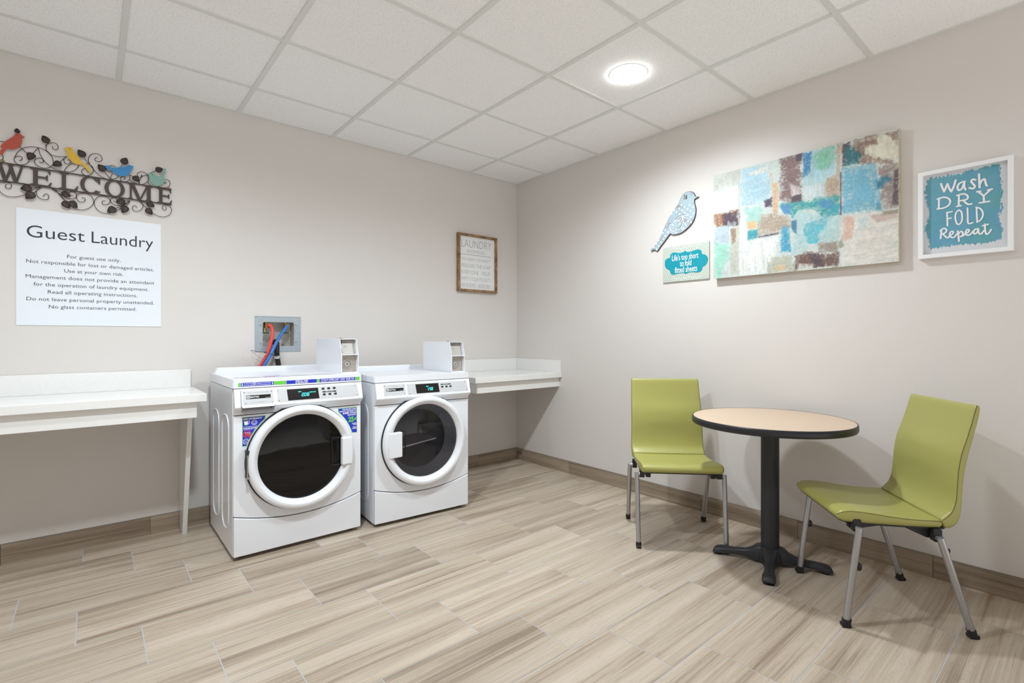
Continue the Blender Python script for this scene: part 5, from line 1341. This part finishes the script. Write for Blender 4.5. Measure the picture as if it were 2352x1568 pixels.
# ------------------------------------------------------------------ round table
def table():
    t = thing('round_table', 'round beige table with black edge and black pedestal, by the right wall', 'table', (-0.446, -2.523, 0), radians(21.5))
    mb = MB().lathe([(0.0005, 0.7445), (0.372, 0.7445), (0.372, 0.712), (0.0005, 0.712)], FLAT, 0, 0, 96)
    mb.build('tabletop', M['laminate'], t, smooth=30)
    mb = MB().lathe([(0.371, 0.7105), (0.3745, 0.711), (0.3775, 0.715), (0.3785, 0.728), (0.3775, 0.741), (0.3755, 0.7445), (0.3725, 0.7455), (0.3705, 0.7450)], FLAT, 0, 0, 96)
    mb.build('edge_band', M['edge_band'], t, smooth=60)
    mb = MB().lathe([(0.0425, 0.060), (0.0425, 0.695), (0.0425, 0.700), (0.13, 0.703), (0.13, 0.712)], FLAT, 0, 0, 40, cap0=True)
    mb.build('column', M['black_iron'], t, smooth=40)
    mb = MB()
    mb.lathe([(0.0005, 0.088), (0.050, 0.088), (0.054, 0.078), (0.060, 0.060), (0.064, 0.018), (0.0005, 0.018)], FLAT, 0, 0, 40)
    prof = [(0.030, 0.090, 0.012, 0.036), (0.060, 0.085, 0.012, 0.035), (0.085, 0.066, 0.012, 0.026), (0.115, 0.054, 0.016, 0.0205), (0.160, 0.0475, 0.018, 0.0205), (0.205, 0.0450, 0.017, 0.025), (0.235, 0.0425, 0.014, 0.030), (0.255, 0.037, 0.013, 0.030), (0.268, 0.028, 0.013, 0.027), (0.273, 0.018, 0.014, 0.022)]
    for k in range(4):
        a = k * pi / 2
        ca, sa = cos(a), sin(a)
        rings = []
        for r, zt, zb, w in prof:
            ring = []
            for (y, z) in ((-w, zb), (-w * 0.9, zb - 0.001), (w * 0.9, zb - 0.001), (w, zb), (w * 0.98, zt - 0.012), (w * 0.80, zt - 0.003), (w * 0.45, zt), (-w * 0.45, zt), (-w * 0.80, zt - 0.003), (-w * 0.98, zt - 0.012)):
                ring.append(Vector((r * ca - y * sa, r * sa + y * ca, z)))
            rings.append(ring)
        mb.loft(rings)
    mb.build('base', M['black_iron'], t, smooth=50, fixn=True)
    for k in range(4):
        a = k * pi / 2
        mb = MB().lathe([(0.017, 0.0), (0.019, 0.003), (0.019, 0.009), (0.010, 0.011), (0.010, 0.016)], FLAT, 0.245 * cos(a), 0.245 * sin(a), 18, cap0=True)
        mb.build('glide', M['black_plastic'], t, smooth=40)
table()

# ------------------------------------------------------------------ lime chairs
def sec(cx, cz, hx, hz, w, bulge=0.0, rf=0.013, rr=0.016, m=6, sub=7):
    """ring across the chair: a rounded bar of half-width w; (hx, hz) = half-thickness towards the sitter"""
    L = sqrt(hx * hx + hz * hz)
    rf = min(rf, 0.95 * L); rr = min(rr, 0.95 * L)
    P = []
    for (la, th, a0, r) in ((w - rf, L - rf, 0, rf), (-(w - rf), L - rf, 90, rf), (-(w - rr), -(L - rr), 180, rr), (w - rr, -(L - rr), 270, rr)):
        for k in range(m + 1):
            a = radians(a0 + 90 * k / m)
            P.append((la + r * cos(a), th + r * sin(a)))
        if a0 == 0:      # extra points across the front face so that it can bulge
            for k in range(1, sub + 1):
                P.append(((w - rf) * (1 - 2 * k / (sub + 1)), L))
    out = []
    for la, q in P:
        b = bulge * max(0.0, 1 - (la / w) ** 2) if q > 0 else 0
        out.append(Vector((cx + hx * (q + b) / L, la, cz + hz * (q + b) / L)))
    return out
SEAM_A, SEAM_B = 2, 6 + 7 + 1 + 4
def resample(rows, per=4):
    P = catmull([r[:3] for r in rows], per)
    Q = catmull([(r[3], r[4] if len(r) > 4 else 0, 0) for r in rows], per)
    return P, Q
def chair(label, loc, rot):
    t = thing('dining_chair', label, 'chair', loc, rot, group='lime chairs at the round table')
    # seat pad: (F, top, bottom, half width)
    S = [(0.2365, 0.441, 0.434, 0.207), (0.2345, 0.448, 0.427, 0.213), (0.228, 0.455, 0.420, 0.217), (0.214, 0.4610, 0.415, 0.219), (0.190, 0.4645, 0.412, 0.220), (0.145, 0.4625, 0.411, 0.220), (0.095, 0.457, 0.410, 0.220), (0.040, 0.450, 0.409, 0.219), (-0.02, 0.445, 0.408, 0.219), (-0.075, 0.4430, 0.408, 0.218), (-0.115, 0.4435, 0.408, 0.218), (-0.130, 0.443, 0.409, 0.217), (-0.137, 0.440, 0.412, 0.215)]
    rings = []
    seam = {1: [], -1: []}
    for f, zt, zb, w in S:
        r = sec(f, (zt + zb) / 2, 0.0, (zt - zb) / 2, w, bulge=-0.003)
        rings.append(r)
        seam[1].append(r[SEAM_A]); seam[-1].append(r[SEAM_B])
    mb = MB().loft(rings)
    seat = mb.build('seat', M['vinyl'], t, smooth=60, fixn=True)
    def piping(sm, parent):
        for s in (1, -1):
            mb = MB().tube(catmull(sm[s], 4), 0.0012, 6)
            mb.build('seam', M['seam'], parent, smooth=60)
    piping(seam, seat)
    # back: (front F, front z, rear F, rear z, half width, bulge)
    Bk = [(-0.136, 0.445, -0.148, 0.411, 0.216, 0), (-0.141, 0.4505, -0.158, 0.4085, 0.218, 0), (-0.155, 0.464, -0.173, 0.412, 0.219, 0), (-0.169, 0.482, -0.193, 0.430, 0.219, 0.001), (-0.179, 0.510, -0.205, 0.468, 0.219, 0.002), (-0.184, 0.545, -0.2105, 0.515, 0.218, 0.002), (-0.186, 0.590, -0.215, 0.575, 0.217, 0.004), (-0.190, 0.640, -0.2225, 0.635, 0.216, 0.009), (-0.2015, 0.704, -0.237, 0.704, 0.215, 0.009), (-0.221, 0.765, -0.254, 0.768, 0.213, 0.002), (-0.240, 0.830, -0.270, 0.832, 0.211, 0.0), (-0.2495, 0.866, -0.2765, 0.868, 0.210, 0.0), (-0.2555, 0.884, -0.2765, 0.884, 0.209, 0.0), (-0.262, 0.8925, -0.2735, 0.891, 0.206, 0.0), (-0.266, 0.8945, -0.2705, 0.8935, 0.202, 0.0)]
    # smooth the stations
    A = catmull([(b[0], b[1], b[4]) for b in Bk], 3); C = catmull([(b[2], b[3], b[5]) for b in Bk], 3)
    rings = []; seam = {1: [], -1: []}
    for p, q in zip(A, C):
        cx, cz = (p.x + q.x) / 2, (p.y + q.y) / 2
        r = sec(cx, cz, (p.x - q.x) / 2, (p.y - q.y) / 2, p.z, bulge=q.z)
        rings.append(r); seam[1].append(r[SEAM_A]); seam[-1].append(r[SEAM_B])
    mb = MB().loft(rings)
    back = mb.build('backrest', M['vinyl'], t, smooth=70, fixn=True)
    for s in (1, -1):
        mb = MB().tube(seam[s][1:-2], 0.0012, 6)
        mb.build('seam', M['seam'], back, smooth=60)
    # black tray under the seat
    mb = MB()
    pr = [(-0.162, 0.4085), (-0.150, 0.400), (-0.02, 0.3995), (0.09, 0.4005), (0.18, 0.401), (0.224, 0.414), (0.224, 0.4195), (0.18, 0.412), (-0.10, 0.4095)]
    mb.prism(pr, Frame((0, 0, 0), (1, 0, 0), (0, 0, 1)), -0.200, 0.200)
    for sy in (-1, 1):
        mb.prism([(0.185, 0.405), (0.06, 0.402), (0.075, 0.396), (0.150, 0.380), (0.180, 0.380)], Frame((0, sy * 0.175, 0), (1, 0, 0), (0, 0, 1)), -0.012, 0.012)
        mb.prism([(-0.150, 0.402), (0.00, 0.402), (-0.020, 0.396), (-0.100, 0.360), (-0.135, 0.360), (-0.142, 0.385)], Frame((0, sy * 0.175, 0), (1, 0, 0), (0, 0, 1)), -0.012, 0.012)
    tray = mb.build('seat_tray', M['tray'], t, bevel=0.0015)
    for sy in (-1, 1):
        for fx, z in ((0.167, 0.393), (-0.120, 0.372)):
            mb = MB().prism(rrect(fx - 0.015, z - 0.016, fx + 0.015, z + 0.036, 0.008), Frame((0, 0, 0), (1, 0, 0), (0, 0, 1)), *sorted((-sy * 0.196, -sy * 0.2215)))
            mb.build('bracket', M['tray'], tray, bevel=0.003)
    for sy in (-1, 1):
        for front in (True, False):
            if front: top = Vector((0.166, sy * 0.2365, 0.402)); bot = Vector((0.215, sy * 0.2335, 0.010)); z = 0.393; fx = 0.167
            else: top = Vector((-0.119, sy * 0.2365, 0.380)); bot = Vector((-0.232, sy * 0.2335, 0.010)); z = 0.372; fx = -0.120
            mb = MB()
            mb.tube([top, bot], 0.0128, 20)
            mb.tube([(fx, sy * 0.205, z), (fx, sy * 0.2365, z - 0.001)], 0.0108, 18)
            leg = mb.build('leg', M['leg_silver'], t, smooth=45)
            ax = (bot - top).normalized()
            mb = MB()
            p = bot - ax * 0.022
            mb.tube([p, bot + ax * 0.0015], 0.0152, 18)
            sg = 1 if front else -1
            mb.prism(rrect(bot.x - 0.017, 0.0, bot.x + 0.017, 0.016, 0.006), Frame((0, 0, 0), (1, 0, 0), (0, 0, 1)), *sorted((-(bot.y - 0.012), -(bot.y + 0.012))))
            mb.prism([(bot.x - sg * 0.014, 0.010), (bot.x - sg * 0.019, 0.034), (bot.x - sg * 0.008, 0.036)], Frame((0, 0, 0), (1, 0, 0), (0, 0, 1)), *sorted((-(bot.y - 0.010), -(bot.y + 0.010))))
            mb.build('foot', M['black_plastic'], leg, smooth=40, fixn=True)
            if front:
                q = top.lerp(bot, 0.40) + Vector((-0.018, 0, 0))
                mb = MB().lathe([(0.0003, -0.017), (0.007, -0.015), (0.0105, -0.006), (0.0105, 0.004), (0.008, 0.012), (0.0003, 0.017)], Frame(q, (1, 0, 0), (0, 1, 0)), 0, 0, 16)
                mb.tube([q, q + Vector((0.018, 0, 0))], 0.005, 8)
            else:
                q = top.lerp(bot, 0.13) + Vector((-0.014, 0, 0))
                mb = MB().lathe([(0.0003, -0.009), (0.005, -0.007), (0.0055, 0.004), (0.0003, 0.009)], Frame(q, (1, 0, 0), (0, 1, 0)), 0, 0, 12)
                mb.tube([q, q + Vector((0.014, 0, 0))], 0.003, 8)
            mb.build('bumper', M['black_plastic'], leg, smooth=60)
    return t
c1 = chair('lime green chair with silver legs, behind the left of the round table', (-0.4908, -1.994, 0), radians(-135.9))
def copy_tree(o, parent=None):
    c = o.copy(); COL.objects.link(c); c.parent = parent
    for ch in list(o.children): copy_tree(ch, c)
    return c
c2 = copy_tree(c1)
c2.location = (-0.4850, -2.9772, 0)
c2.rotation_euler = (0, 0, radians(130.0))
c2['label'] = 'lime green chair with silver legs, nearest the camera, right of the round table'

for o in list(bpy.data.objects):
    for k in ('_off', '_world'):
        if k in o: del o[k]
